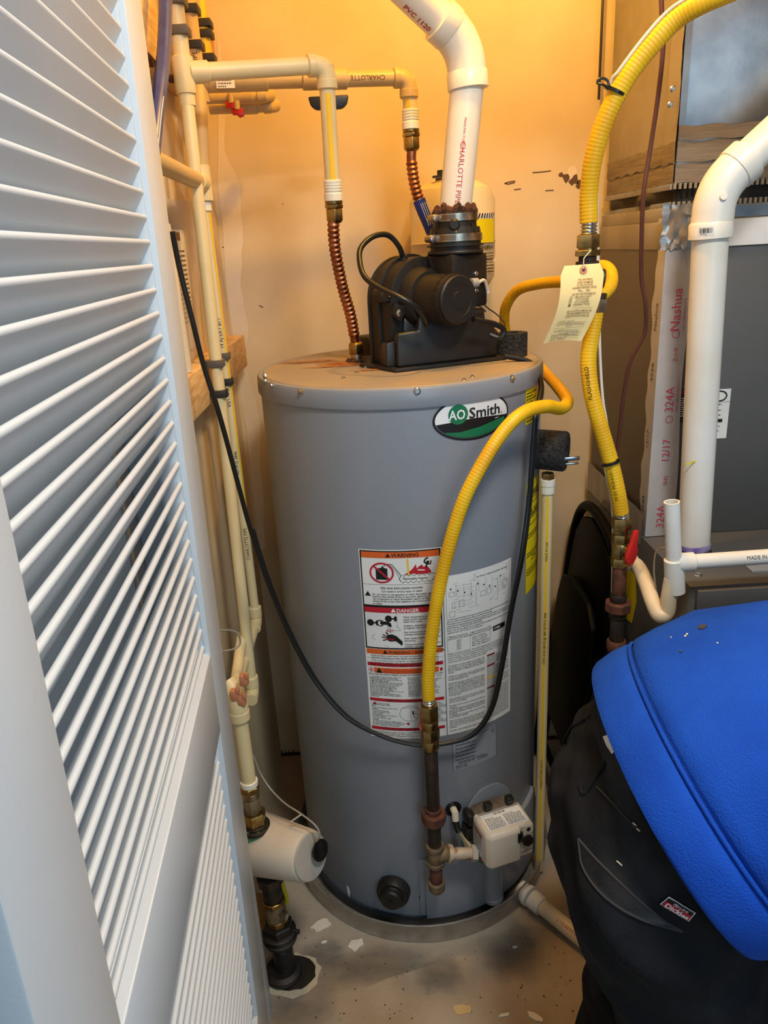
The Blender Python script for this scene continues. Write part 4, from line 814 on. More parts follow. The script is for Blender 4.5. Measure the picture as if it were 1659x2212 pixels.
pipe_print(rb, 'MADE IN USA', (xb[0], xb[1], 1.10), (xb[0], xb[1], 1.30), .0100, 'p_black', .0095, EYE, t=.45, flip=True); pipe_print(rb, '14 AJ EXT #11', (xb[0], xb[1], 1.30), (xb[0], xb[1], 1.36), .0100, 'p_black', .0095, EYE, t=.1, flip=False); pipe_print(rb, 'CHARLOTTE PIPE', (xb[0], xb[1], .85), (xb[0], xb[1], 1.0), .0100, 'p_black', .0095, EYE, t=.1, flip=False); pipe_print(rb, 'ASTM D 2846', (xb[0], xb[1], 1.0), (xb[0], xb[1], 1.15), .0100, 'p_black', .0085, EYE, t=.3, flip=False)
# bottom of the risers
for t, xy, z in ((ra, xa, .615), (rb, xb, .70)):
    socket('elbow_socket', (xy[0], xy[1], z-.012), ZU, .024, .0145, 'cpvc', t); MB().tube([V((xy[0], xy[1], z)), V((xy[0], xy[1], z-.018)), V((xy[0], xy[1]-.010, z-.026)), V((xy[0], xy[1]-.030, z-.027))], .0135, 18).build('elbow', 'cpvc', t)
pipe('return_pipe', (xb[0], xb[1]-.03, .673), (xb[0]-.008, 1.24, .66), .0100, 'cpvc', rb)
# clips
def clip(parent, p, r, m='clip_grey'):
    b_ = MB().box(V(p)+V((.0, 0, 0)), (r*2.6, r*2.5, .014)).build('clip', m, parent, bevel=.002)
    MB().box(V(p)+V((-r*1.6, 0, 0)), (r*1.6, r*1.3, .012)).build('clip_base', m, b_)
for y_, t, xy, r in ((786, ra, xa, RP), (850, ra, xa, RP), (770, rb, xb, .010), (825, rb, xb, .010)):
    z_ = at(470, y_, Y=1.385 if t is ra else xy[1]).z; clip(t, (xy[0], 1.335+(f_te.y-1.335)*(z_-.615)/(f_te.z-.635) if t is ra else xy[1], z_), r, 'clip_black' if y_ > 800 else 'clip_grey')
# pipes going up beyond the tees
up1 = riser('riser_pipe', 'fat cream riser going up at the top left, next to the blue hose', (f_te.x, f_te.y, 0), f_te.z+.02, 2.40, .0142, 'cpvc', 'upper risers'); 
clip(up1, (f_te.x, f_te.y, at(392, 68, Y=f_te.y).z), .0142, 'clip_grey'); clip(up1, (f_te.x, f_te.y, at(392, 2, Y=f_te.y).z), .0142, 'clip_grey')
q = at(413, 60, X=-.285); up2 = riser('riser_pipe', 'tan printed upper riser held by two dark clips, second from left', (q.x, q.y), at(425, 140, Y=q.y).z, 2.40, .0142, 'cpvc_tan', 'upper risers')
for y_ in (22, 100): clip(up2, (q.x, q.y, at(413, y_, Y=q.y).z), .0142, 'clip_black')
pipe_print(up2, 'PIPE', (q.x, q.y, 1.75), (q.x, q.y, 1.85), .0142, 'p_brown', .012, EYE, t=.4)
q2 = at(427, 60, X=-.290); up3 = riser('riser_pipe', 'tan upper riser with bright yellow print stripe nearest the back corner', (q2.x, q2.y+.05), at(435, 140, Y=q2.y+.05).z, 2.40, .0142, 'cpvc_tan', 'upper risers'); stripe('yellow_stripe', (q2.x, q2.y+.05, 1.78), (q2.x, q2.y+.05, 2.2), .0142, 'cpvc_yellow', up3, .010, EYE+V((1.0, 0, 0)))
for y_ in (53, 76, 128): clip(up3, (q2.x+.002, q2.y+.05, at(430, y_, Y=q2.y+.05).z), .0142, 'clip_black')
# blue hose in front of the beam
bh = thing('blue_hose', at(350, 200, X=-.275), 'blue hose with pale stripe hanging at the top left beside the door', 'hose')
hp_ = spline([at(358, -60, X=-.268), at(357, 30, X=-.266), at(354, 110, X=-.264), at(347, 180, X=-.262), at(338, 250, X=-.262), at(330, 330, X=-.262)], 8)
MB().tube(hp_, .0098, 18).build('hose', 'hose_blue', bh); MB().tube([p+V((.0072, -.0062, 0)) for p in hp_[16:]], .0015, 6).build('stripe', 'hose_stripe', bh)
# plastic document pouch hanging behind the risers
dp_ = thing('document_pouch', (WX+.01, 1.46, 1.27), 'clear plastic pouch of papers hung on left wall behind the risers', 'pouch')
def pouch(u, v): return V((WX+.012+.012*sin(u*5+v*3)*(.4+v), 1.30+.22*u+.015*sin(v*4), 1.275+.27*v))
MB().grid(pouch, 10, 12).build('pouch', 'bag_clear', dp_)
MB().grid(lambda u, v: V((WX+.008+.004*sin(u*6+v*2), 1.315+.15*u, 1.285+.21*v)), 8, 4).build('papers', 'paper_doc', dp_)
g = MB(); fz = flat((WX+.014, 1.33, 1.30), (0, 1, 0), ZU, (1, 0, 0)); bars_mb(g, .0, .16, .10, 16, .008, fz, .002); rect_mb(g, .01, .19, .08, .176, fz, .002, 1); o = g.build('print', 'p_brown', dp_); o['kind'] = 'stuff'
# rolled sheet standing behind
MB().tube([V((WX+.022, 1.285, 1.263)), V((WX+.020, 1.283, 1.50))], .012, 14).build('paper_roll', 'paper_doc', dp_)
# ================================================================== expansion tank
ex = at(977, 470, Y=1.785); xz0, xz1 = at(1000, 632, Y=1.785).z, at(977, 388, Y=1.785).z
et = thing('expansion_tank', (ex.x, 1.785, xz0), 'cream expansion tank with yellow warning label behind the vent pipe', 'tank')
R_ = .096; hgt = xz1-xz0; zs1 = at(900, 528, Y=1.785).z-xz0; zs2 = at(1060, 555, Y=1.785).z-xz0; 
MB().lathe((ex.x, 1.785, xz0), ZU, [(0, .03), (.004, .060), (.016, .082), (.034, R_-.003), (zs2-.012, R_-.002), (zs2-.006, R_-.006), (zs2, R_-.001), (zs1-.003, R_-.001), (zs1, R_+.001), (zs1+.003, R_-.001), (hgt-.045, R_-.001), (hgt-.020, .084), (hgt-.006, .060), (hgt, .025)], 48).build('shell', 'etank', et)
MB().lathe((ex.x-.02, 1.785, xz0+hgt-.002), ZU, [(0, .016), (.006, .016), (.012, .012), (.022, .012)], 18).build('valve_cap', 'black_plastic', et)
MB().box((ex.x-.035, 1.74, xz0+hgt+.004), (.022, .02, .004)).build('cap_tab', 'black_plastic', et)
def efn(th0, z0): return lambda u, v, l=0.: V((ex.x+(R_+.0016+l)*sin(th0-u/R_), 1.785-(R_+.0016+l)*cos(th0-u/R_), z0-v))
fe = efn(radians(62), at(1050, 524, Y=1.70).z); Lh = fe(0, 0).z-at(1050, 460, Y=1.70).z
g = MB(); rect_mb(g, 0, 0, .075, Lh, fe); wl = g.build('warning_label', 'p_yellow', et, recalc=False)
g = MB(); line_mb(g, [(0, 0), (.075, 0), (.075, Lh), (0, Lh), (0, 0)], .0016, fe, .0006); text_mb(g, 'WARNING', .014, .004, .005, lambda u, v, l: fe(u, -Lh-v if False else v, l), 'LEFT', .0006, off=.015)
for k in range(7): bars_mb(g, .004, -(-.020-.0065*k)+.003, .066, 1, .005, fe, .0006)
for k in range(9): poly_mb(g, [(.003+.008*k, Lh+.0), (.007+.008*k, Lh), (.011+.008*k, Lh+.010), (.007+.008*k, Lh+.010)], fe, .0006)
o = g.build('print', 'p_black', wl, recalc=False); o['kind'] = 'stuff'
g = MB(); rect_mb(g, 0, Lh, .078, Lh+.011, fe, .0003); g.build('stripe_panel', 'label_white', wl, recalc=False)
# foam sleeve on the lid
fm = at(1118, 768, Z=TZ); h_ = at(1118, 718, Y=fm.y).z-TZ
tag(MB().lathe((fm.x-.012, fm.y, TZ+.0005), ZU, [(0, .030), (.001, .0315), (h_, .0315), (h_, .0305), (h_, .014), (.004, .0135)], 34).build('foam_sleeve', 'foam'), 'short dark grey foam sleeve standing on the lid beside the blower', 'foam sleeve')
# ================================================================== furnace stack on the right
FX, FZ, FY = .565, .832, 1.215; FX1 = 1.16
fu = thing('furnace', (.86, 1.5, 0), 'dark grey furnace cabinet at the right behind the person', 'furnace')
MB().aabb((FX, FY, 0), (FX1, 1.86, FZ)).build('cabinet', 'furnace_grey', fu, bevel=.003)
MB().aabb((FX+.012, FY-.010, FZ-.048), (FX1-.012, FY-.0005, FZ-.006)).build('top_strip', 'furnace_grey', fu, bevel=.002)
dr = MB().aabb((FX+.014, FY-.016, .42), (FX1-.014, FY-.0005, FZ-.062)).build('upper_door', 'furnace_grey', fu, bevel=.003)
MB().aabb((FX+.055, FY-.024, .47), (FX1-.055, FY-.0165, FZ-.085)).build('door_panel', 'furnace_grey', dr, bevel=.012, bseg=4)
MB().aabb((FX+.014, FY-.016, .03), (FX1-.014, FY-.0005, .41)).build('lower_door', 'furnace_grey', fu, bevel=.003)
MB().aabb((.70, 1.255, FZ+.0005), (.785, 1.315, FZ+.004)).build('data_label', 'label_clear', fu)
MB().aabb((.775, 1.22, FZ+.0005), (.90, 1.29, FZ+.006)).build('vent_cover', 'black_plastic', fu, bevel=.001)
for x, y in ((.80, 1.245), (.83, 1.25), (.60, 1.26)): screw(fu, (x, y, FZ+.006 if x > .7 else FZ), (0, 0, 1), .005)
MB().tube(spline([V((.655, 1.33, FZ+.006)), V((.70, 1.34, FZ+.006)), V((.76, 1.31, FZ+.007)), V((.84, 1.28, FZ+.012))], 6), .003, 8).build('sensor_wire', 'cord_black', fu)
# yellow sticker hanging on the furnace side
q1, q2_ = at(1362, 1195, X=FX), at(1350, 1340, X=FX)
g = MB(); fy_ = flat((FX-.001, 0, 0), (0, -1, 0), ZU, (-1, 0, 0)); p4 = [at(*p, X=FX) for p in ((1372, 1175), (1376, 1300), (1366, 1347), (1346, 1330), (1352, 1200))]
g.add([p+V((-.0012, 0, 0)) for p in p4], [(0, 1, 2, 3, 4)]); ys = g.build('side_sticker', 'p_yellow', fu)
# coil case
cc = thing('coil_case', (.86, 1.66, FZ), 'dark metal coil case with foil-taped corner above the furnace', 'coil case')
CX0, CY0 = .572, 1.462; zb0, zb1 = at(1480, 536, Y=CY0).z, at(1480, 446, Y=CY0).z
MB().aabb((CX0, CY0, FZ+.0005), (1.13, 1.862, zb0)).build('case', 'furnace_grey', cc, bevel=.002)
MB().aabb((CX0-.001, CY0+.01, FZ+.03), (CX0-.0002, 1.86, zb0)).build('side_panel', 'furnace_side', cc)
zh = (zb0+zb1)/2
MB().aabb((CX0-.003, CY0-.003, zb0-.002), (1.135, 1.863, zh+.012)).build('top_band', 'galvanised_warmlit', cc, bevel=.002)
MB().aabb((CX0-.001, CY0-.001, zh+.012), (1.133, 1.862, zb1)).build('upper_band', 'galvanised_warmlit', cc, bevel=.002)
MB().aabb((.62, CY0-.0042, zb0), (1.13, CY0-.0032, zh+.010)).build('front_band', 'label_white', cc); MB().aabb((.62, CY0-.0022, zh+.014), (1.13, CY0-.0012, zb1-.004)).build('front_band', 'galvanised', cc)
for x in (.655, .80, .95): screw(cc, (x, CY0-.004, zb0+.035), (0, -1, 0), .005)
# foil tape: a corner strip folded on front and side, printed
tz1 = zb1-.02
m_ = MB()
def tapef(u, v):       # u -1..1 : side to front
    j = .0012*sin(v*61)+.0015*sin(v*23+u*3)
    if u < 0: return V((CX0-.0022, CY0-.002+(-u)*(.040+j*3), FZ+.002+(tz1-FZ)*v))
    return V((CX0-.002+u*(.056+.004*sin(v*9)), CY0-.0045, FZ+.002+(tz1-FZ)*v))
m_.grid(lambda a, c: tapef(a*2-1, c), 8, 60); tp_ = m_.build('foil_tape', 'foil_tape', cc)
fs2 = flat((CX0, CY0-.0052, FZ), (1, 0, 0), ZU, (0, -1, 0)); g = MB()
for z, s, sz in ((.035, '324A', .024), (.13, '11L7', .014), (.20, '12/17', .024), (.262, '@', .016), (.30, '324A', .026), (.385, '11L7', .013), (.425, '@', .018), (.460, 'Nashua', .029)):
    pass
for z, s, sz in ((.02, '324A', .024), (.115, '3542', .011), (.165, '12/17', .022), (.270, '324A', .024), (.372, 'Z-1-X', .011), (.430, 'Nashua', .027)):
    text_mb(g, s, sz, .036, z, fs2, 'LEFT', .0003, vert=1)
    if sz > .023: text_mb(g, 'FOIL TAPE PRODUCTS', .006, .046, z+.002, fs2, 'LEFT', .0003, vert=1)
o = g.build('print', 'p_pink', tp_); o['kind'] = 'stuff'
g = MB(); 
for z, s, sz in ((.555-.03, '324A', .0), ): pass
for z in (.150, .256, .425, .560-.045):
    line_mb(g, [(.030+.007*cos(t*pi/8), z+.007*sin(t*pi/8)) for t in range(17)] if z in (.256, .425-.0) else [(.03, z), (.03, z)], .0012, fs2, .0003)
o = g.build('mark', 'p_pink', tp_); o['kind'] = 'stuff'
fsd = flat((CX0-.0026, CY0, FZ), (0, -1, 0), ZU, (-1, 0, 0)); g = MB()
for z, s in ((.05, '324A'), (.19, '12/17'), (.33, '324A'), (.43, 'Nashua')): text_mb(g, s, .018, -.012, z, fsd, 'LEFT', .0003, vert=1)
o = g.build('print', 'p_brown', tp_); o['kind'] = 'stuff'
# crumpled foil patch
m_ = MB(); random.seed(3)
zf0, zf1 = at(1450, 520, Y=CY0).z, at(1470, 440, Y=CY0).z; gr_ = {}
for i in range(10):
    for j in range(10):
        u, v = i/9, j/9; gr_[i, j] = V((CX0-.012+u*.080*(1-.3*(1-v))+random.uniform(-.003, .003), CY0-.006-random.uniform(0, .006)*(0 if i in (0, 9) else 1), zf0-.015+(zf1-zf0+.015)*v+random.uniform(-.004, .004)))
m_.add([gr_[i, j] for j in range(10) for i in range(10)], [(j*10+i, j*10+i+1, (j+1)*10+i+1, (j+1)*10+i) for j in range(9) for i in range(9)]); m_.build('foil_patch', 'foil', cc, sharp=28)
# stickers on the case front
fc = flat((0, CY0-.0006, 0), (1, 0, 0), ZU, (0, -1, 0))
def fpx(px, py): q = at(px, py, Y=CY0); return q.x, q.z
u0_, v0_ = fpx(1447, 842); u1_, v1_ = fpx(1520, 910); g = MB(); rect_mb(g, u0_, v0_, u1_, v1_, fc, .0003, 1); ws = g.build('warning_sticker', 'p_black', cc)
g = MB(); text_mb(g, 'WARNING', .012, u0_+.002, v0_-.0105, fc, 'LEFT', .0007); o = g.build('red_print', 'p_red', ws); o['kind'] = 'stuff'
g = MB(); bars_mb(g, u0_+.003, v0_-.018, .05, 9, .0045, fc, .0007); o = g.build('print', 'label_white', ws); o['kind'] = 'stuff'
u0_, v0_ = fpx(1528, 842); u1_, v1_ = fpx(1568, 946); g = MB(); rect_mb(g, u0_-.02, v0_, u1_, v1_, fc, .0003, 1); ws = g.build('rating_sticker', 'label_white', cc)
g = MB(); line_mb(g, [(u1_-.022+.014*cos(t*pi/10), v0_-.014+.010*sin(t*pi/10)) for t in range(21)], .003, fc, .0007); rect_mb(g, u1_-.03, v0_-.061, u1_-.012, v0_-.068, fc, .0007, 1)
for v in (.030, .042, .052, .075, .085): bars_mb(g, u1_-.032, v0_-v, .026, 1, .005, fc, .0007)
rect_mb(g, u1_-.036, v0_-.026, u1_, v0_-.0265, fc, .0007, 1); o = g.build('print', 'p_black', ws); o['kind'] = 'stuff'
# clear packing tape between coil case and furnace along the side
m_ = MB(); m_.grid(lambda a, c: V((FX-.0015-.001*sin(a*40), CY0+(1.86-CY0)*a, FZ-.02+.075*c)), 30, 2); m_.build('packing_tape', 'clear_tape', cc)
# flexible collar
fcn = thing('duct_collar', (.86, 1.66, zb1), 'sagging black canvas duct collar with stapled metal edges', 'duct collar')
zp0 = at(1470, 398, Y=CY0).z
m_ = MB()
def coll(u, v): 
    per = [(1.13, CY0+.012), (CX0+.014, CY0+.012), (CX0+.014, 1.86)]; L1 = per[0][0]-per[1][0]; L2 = per[2][1]-per[1][1]; s = u*(L1+L2)
    x, y = (per[0][0]-s, per[0][1]) if s < L1 else (per[1][0], per[1][1]+s-L1)
    bul = .012*sin(v*pi)*(sin(s*31)+.6*sin(s*11)); 
    return V((x-(bul if s >= L1 else 0)-.004, y-(bul if s < L1 else 0), zb1+(zp0-zb1)*v))
m_.grid(coll, 90, 6); m_.build('canvas', 'canvas_black', fcn)
tm = MB().box((0, 0, 0), (.0045, .004, .010)).build('tooth', 'galvanised_warmlit', fcn); tm0 = WL[tm.name]; n_t = 0
for zz, off_ in ((zb1+.004, 0), (zp0-.003, .003)):
    for k in range(34):
        dup(tm, (CX0+.008+.0095*k, CY0-.001, zz-.005), fcn)
    for k in range(40): dup(tm, (CX0+.004, CY0+.008+.0097*k, zz-.005), fcn, (0, 0, pi/2))
bpy.data.objects.remove(tm)
# supply plenum
pl = thing('supply_plenum', (.86, 1.66, zp0), 'galvanised supply plenum with mastic-taped seams above the furnace', 'duct')
MB().aabb((CX0+.010, CY0+.004, zp0), (1.14, 1.864, 2.40)).build('plenum', 'galvanised', pl, bevel=.002)
MB().aabb((CX0+.0085, CY0+.02, zp0+.002), (CX0+.0095, 1.862, 2.40)).build('side_face', 'galvanised_warmlit', pl)  # thin sheet: warm-lit tone painted over the plenum's left side
def strip(a0_, b0_, pts, nm, m='mastic'):
    m_ = MB(); m_.grid(lambda u, v: V(a0_(u, v)), 40, 4); return m_.build(nm, m, pl)
zs_ = [zp0+.002, at(1470, 350, Y=CY0).z, at(1470, 305, Y=CY0).z, at(1470, 272, Y=CY0).z]
for i, (za, zb_) in enumerate(((zs_[0], zs_[1]-.004), (zs_[1], zs_[2]), (zs_[2]+.002, zs_[3]))):
    strip(lambda u, v: (CX0+.008+.56*u, CY0+.0025-.0015*random.random()-.001*i, za+(zb_-za)*v+.0015*sin(u*50+i)), 0, 0, 'mastic_strip')
    if i < 2: strip(lambda u, v: (CX0+.0065-.0015*random.random()-.0008*i, CY0+.004+.39*u, za+(zb_-za)*v+.0015*sin(u*40+i)), 0, 0, 'mastic_strip', 'galvanised_warmlit' if i == 5 else 'mastic')
strip(lambda u, v: (CX0+.0065-.001*random.random(), CY0+.003+.055*v+.002*sin(u*33), zs_[1]+(2.3-zs_[1])*u), 0, 0, 'corner_tape', 'galvanised_warmlit'); strip(lambda u, v: (CX0+.008+.012*v, CY0+.0015, zs_[3]+(2.3-zs_[3])*u), 0, 0, 'corner_tape', 'galvanised')
for px, py in ((1449, 192), (1444, 226)): q = at(px, py, Y=CY0); screw(pl, (q.x+.004, CY0+.001, q.z), (0, -1, 0), .004)
# ================================================================== white intake pipe in front of the coil case
ip = thing('intake_pipe', (.62, 1.315, FZ), 'fat white plastic pipe rising from the furnace and bending right', 'pipe')
ib = at(1497, 1196, Z=FZ); ib = V((ib.x, ib.y, FZ)); it = at(1535, 500, Y=ib.y-.005); ir = .0302
pipe('pipe', ib, it, ir, 'pvc_white', ip, 40); idn = (it-ib).normalized()
MB().lathe(ib, ZU, [(0, ir+.004), (.006, ir+.005), (.012, ir+.002), (.016, ir)], 40).build('gasket', 'black_gloss', ip); MB().lathe(ib+ZU*.0125, ZU, [(0, ir+.001), (.010, ir+.0012), (.014, ir)], 40).build('primer_ring', mat('primer', (120, 100, 180), .5, c2=(170, 160, 200), scale=30), ip)
iec = at(1543, 408, Y=ib.y-.005); iud = (at(1659, 302, Y=ib.y-.005)-iec).normalized()
MB().lathe(it-idn*.012, idn, [(0, .033), (.001, .0362), (.024, .0362), (.028, .034)], 40).build('hub', 'pvc_white', ip)
MB().tube([it+idn*.005]+elbow_pts(iec, idn, iud, .09, 12)+[iec+iud*.05], .0345, 36).build('elbow', 'pvc_white', ip)
MB().lathe(iec+iud*.040, iud, [(0, .033), (.002, .0365), (.028, .0365), (.029, .034)], 40).build('hub', 'pvc_white', ip)
pipe('pipe', iec+iud*.05, iec+iud*1.05, ir, 'pvc_white', ip, 40)
MB().lathe(at(1563, 424, Y=ib.y-.041), (0, -1, 0.2), [(-.004, .006), (.001, .006), (.001, .005)], 16).build('mould_mark', 'pvc_white', ip)
fq = lambda u, v, l: it+idn*(v)+V((sin(-.62+u/.0362)*(.0366+l), -cos(-.62+u/.0362)*(.0366+l), 0)); g = MB(); rect_mb(g, -.012, -.006, .012, .008, fq, .0002); bs = g.build('barcode_sticker', 'label_white', ip, recalc=False)
g = MB()
for k in range(13): rect_mb(g, -.010+k*.0016, .006, -.010+k*.0016+random.choice((.0005, .001)), -.002, fq, .0005, 1)
bars_mb(g, -.009, -.003, .018, 1, .003, fq, .0005); o = g.build('print', 'p_black', bs, recalc=False); o['kind'] = 'stuff'
for px, py, a in ((1521, 983, .2), (1486, 1002, 0), (1497, 998, .4)):
    q = at(px, py, Y=ib.y-.028); MB().box(q, (.009, .0012, .0028), (cos(a), 0, sin(a)), (0, 1, 0), (-sin(a), 0, cos(a))).build('yellow_mark', 'p_yellow', ip)
# ================================================================== condensate drain
YC = 1.185; cr = .0134
cd = thing('condensate_drain', (.52, YC, .70), 'white condensate drain with open standpipe, tee and trap', 'pipe')
c_t = at(1457, 1240, Y=YC); c_top = at(1451, 1084, Y=YC); c_r = at(1659, 1208, Y=YC)+V((.45, 0, .01)); cup = (c_top-c_t).normalized()
MB().lathe(c_t, cup, [(0, cr), ((c_top-c_t).length, cr), ((c_top-c_t).length, cr-.003), (.05, cr-.003)], 26).build('standpipe', 'pvc_white', cd)
MB().lathe(c_t-cup*.036, cup, [(0, .014), (.001, .0172), (.064, .0172), (.066, .0145)], 28).build('tee', 'pvc_white', cd)
c_m = at(1460, 1216, Y=YC); crd = (c_r-c_m).normalized(); socket('tee_socket', c_m, crd, .032, .0172, 'pvc_white', cd); pipe('outlet_pipe', c_m+crd*.02, c_r, cr, 'pvc_white', cd)
pipe_print(cd, 'MADE IN USA', c_m+crd*.03, c_r, cr, 'p_grey', .009, EYE, t=.20)
trap = spline([at(1352, 1212, Y=1.335), at(1376, 1222, Y=1.31), at(1394, 1256, Y=1.26), at(1409, 1298, Y=1.21), at(1424, 1328, Y=YC), at(1440, 1322, Y=YC), at(1445, 1290, Y=YC), at(1452, 1250, Y=YC)], 8)
MB().tube(trap, cr+.0005, 22).build('trap', 'pvc_old', cd); socket('trap_socket', trap[0], (trap[5]-trap[0]), .020, .0165, 'pvc_white', cd)
tw = thing('thermostat_wire', at(1424, 1260, Y=1.2), 'thin tan wire loop beside the white condensate tee', 'wire'); MB().tube(spline([at(1436, 1183, Y=1.26), at(1424, 1186, Y=1.25), at(1415, 1200, Y=1.24), at(1413, 1240, Y=1.23), at(1420, 1290, Y=1.22)], 6), .0016, 6).build('wire', 'wire_grey', tw)
# ================================================================== yellow gas tubing
def csst(name, label, pts, r, mats_='csst', a_=None, rib=.0003):
    t = thing(name, pts[-1], label, 'gas hose', 'yellow gas tubing'); P = resample(spline(pts, 12), .0016)
    MB().tube(P, lambda q, s: r+rib*sin(2*pi*s/.0058), 22).build('hose', mats_, t); return t, P
def bright_end(t, p, d, r, L=.022):
    d = V(d).normalized(); P = [V(p)+d*L*k/40 for k in range(41)]; MB().tube(P, lambda q, s: r*(.86+.12*cos(2*pi*s/.0055)), 20).build('bare_end', 'steel_bright', t)
YG = 1.33
main_pts = [V((1.62, 1.30, 2.06)), V((1.15, 1.25, 2.02)), at(1760, -110, Y=1.22), at(1600, -30, Y=1.24), at(1520, 5, Y=1.26), at(1462, 40, Y=1.28), at(1412, 92, Y=1.29), at(1352, 170, Y=1.30), at(1306, 262, Y=1.31), at(1281, 345, Y=1.32), at(1272, 420, Y=YG), at(1272, 482, Y=YG)]
gm, P_ = csst('gas_hose', 'thick yellow gas hose sweeping down from top right to the tagged fitting', main_pts, .0150); bright_end(gm, P_[-1], V((0, 0, -1)), .0150)
man = at(1274, 540, Y=YG)
gf = thing('gas_manifold', man, 'brass and black iron gas manifold half hidden by the paper tag', 'pipe fitting')
e0 = P_[-1]-ZU*.018
seq(None, e0, (0, 0, -1), [(.022, .0195, 6, 'brass', 'nut'), (.003, .016, 20, 'brass', 'collar'), (.010, .0215, 6, 'brass', 'nut'), (.008, .0150, 20, 'iron_black', 'nipple'), (.008, .0195, 24, 'iron_black', 'tee_rim'), (.050, .0175, 24, 'iron_black', 'tee'), (.008, .0195, 24, 'iron_black', 'tee_rim')], gf)
tee_c = V((e0.x, e0.y, at(1276, 600, Y=YG).z)); socket('side_outlet', tee_c, (1, -.15, -.1), .030, .0165, 'iron_black', gf)
zl = at(1284, 656, Y=YG); seq(None, V((tee_c.x, tee_c.y, tee_c.z-.03)), (.15, -.03, -1), [(.020, .016, 6, 'steel_clamp', 'nut'), (.014, .012, 18, 'steel_clamp', 'collar')], gf)
# down to the furnace valve
dn_pts = [at(1287, 668, Y=YG), at(1279, 720, Y=YG), at(1271, 780, Y=1.325), at(1278, 850, Y=1.315), at(1298, 925, Y=1.305), at(1320, 1000, Y=1.30), at(1334, 1060, Y=1.295), at(1342, 1108, Y=1.295)]
gd, P_ = csst('gas_hose', 'yellow gas hose hanging from the tagged fitting to the red-handled furnace valve', dn_pts, .0142); tdir = (P_[0]-P_[5]).normalized(); seq(None, P_[0]-tdir*.004, tdir, [(.022, .0175, 6, 'steel_clamp', 'nut'), (.010, .0150, 20, 'iron_black', 'collar')], gd); ddir = (P_[-1]-P_[-6]).normalized(); bright_end(gd, P_[-1], ddir, .0142, .016)
g = MB(); 
def hose_print(P, i, body, size, r, parent):
    a_, c_ = P[i], P[min(i+40, len(P)-1)]; pipe_print(parent, body, a_, c_, r+.0008, 'p_black', size, EYE-V((.5, 0, 0)), t=.5, flip=True)
hose_print(P_, 60, 'FLASHSHIELD', .010, .0142, gd); hose_print(P_, len(P_)-60, '19/151 MO5-6151-1', .008, .0142, gd)
gp2 = thing('furnace_gas_pipe', at(1330, 1375, Y=1.29), 'rusty gas pipe with brass valve and red handle beside the furnace', 'gas pipe')
o0 = P_[-1]+ddir*.010; dd_ = (at(1331, 1400, Y=1.285)-o0).normalized()
made, oe = seq(None, o0, dd_, [(.022, .0195, 6, 'brass', 'nut'), (.010, .0145, 20, 'brass', 'collar'), (.018, .0180, 6, 'brass', 'valve_end'), (.030, .0165, 22, 'brass', 'valve_body'), (.018, .0180, 6, 'brass', 'valve_end'), (.058, .0135, 20, 'iron_rust', 'nipple'), (.016, .0155, 20, 'iron_black', 'union_end'), (.020, .0255, 8, 'iron_rust', 'union_nut'), (.014, .0180, 8, 'iron_black', 'union_end'), (.050, .0140, 20, 'iron_black', 'nipple'), (.020, .0190, 24, 'iron_rust', 'elbow_rim'), (.20, .0165, 24, 'iron_black', 'lower_pipe')], gp2)
vb_ = o0+dd_*.063; sd = V((.42, -.90, .1)).normalized()
MB().lathe(vb_, sd, [(.010, .009), (.022, .009), (.024, .006)], 14).build('valve_stem', 'brass', gp2)
h0 = vb_+sd*.024; hx = (V((.30, .14, 1))-sd*V((.30, .14, 1)).dot(sd)).normalized(); hy = sd.cross(hx).normalized()
MB().prism([h0+hx*a+hy*c for a, c in ((-.026, -.006), (-.022, .008), (-.008, .013), (.008, .011), (.020, .008), (.042, .007), (.044, -.003), (.018, -.007), (.004, -.013), (-.010, -.012))], sd*.009).build('valve_handle', 'red_handle', gp2, bevel=.003)
# loop to the water heater
lp_ = [at(1270, 646, Y=1.345), at(1296, 640, Y=1.345), at(1318, 618, Y=1.36), at(1319, 590, Y=1.39), at(1303, 576, Y=1.44), at(1276, 584, Y=1.51), at(1230, 606, Y=1.58), at(1170, 612, Y=1.66), at(1120, 626, Y=1.72), at(1094, 660, Y=1.76), at(1090, 700, Y=1.79), at(1100, 745, Y=1.81), V((.355, 1.800, 1.20)), V((.392, 1.745, 1.175)), at(1178, 806, Y=1.64), at(1205, 836, Y=1.52), at(1225, 866, Y=1.42), at(1212, 882, Y=1.345), at(1178, 878, Y=1.285), at(1130, 892, Y=1.245), at(1085, 935, Y=1.225), at(1040, 1005, Y=1.205), at(1000, 1085, Y=1.195), at(970, 1180, Y=1.192), at(947, 1280, Y=1.192), at(932, 1380, Y=1.192), at(925, 1460, Y=1.192), at(926, 1508, Y=1.192)]
gh, P_ = csst('gas_hose', 'yellow gas hose looping round the lid and down the front of the water heater', lp_, .0118); hd2 = (P_[-1]-P_[-6]).normalized(); bright_end(gh, P_[-1], hd2, .0118, .018)
# white tracer wire tied to the hoses
tr = thing('tracer_wire', dn_pts[-1], 'white tracer wire running beside the thick yellow gas hose', 'wire')
MB().tube(spline([p+V((-.012, -.004, .012)) for p in main_pts[4:8]]+[at(1316, 190, Y=1.31), at(1290, 330, Y=1.34), at(1290, 430, Y=1.36), at(1291, 520, Y=1.37), at(1294, 640, Y=1.36), at(1296, 760, Y=1.35), at(1302, 860, Y=1.34), at(1312, 930, Y=1.33), at(1306, 1000, Y=1.30), at(1322, 1090, Y=1.31), at(1324, 1200, Y=1.31), at(1319, 1400, Y=1.31)], 8), .0026, 8).build('wire', 'wire_white', tr)
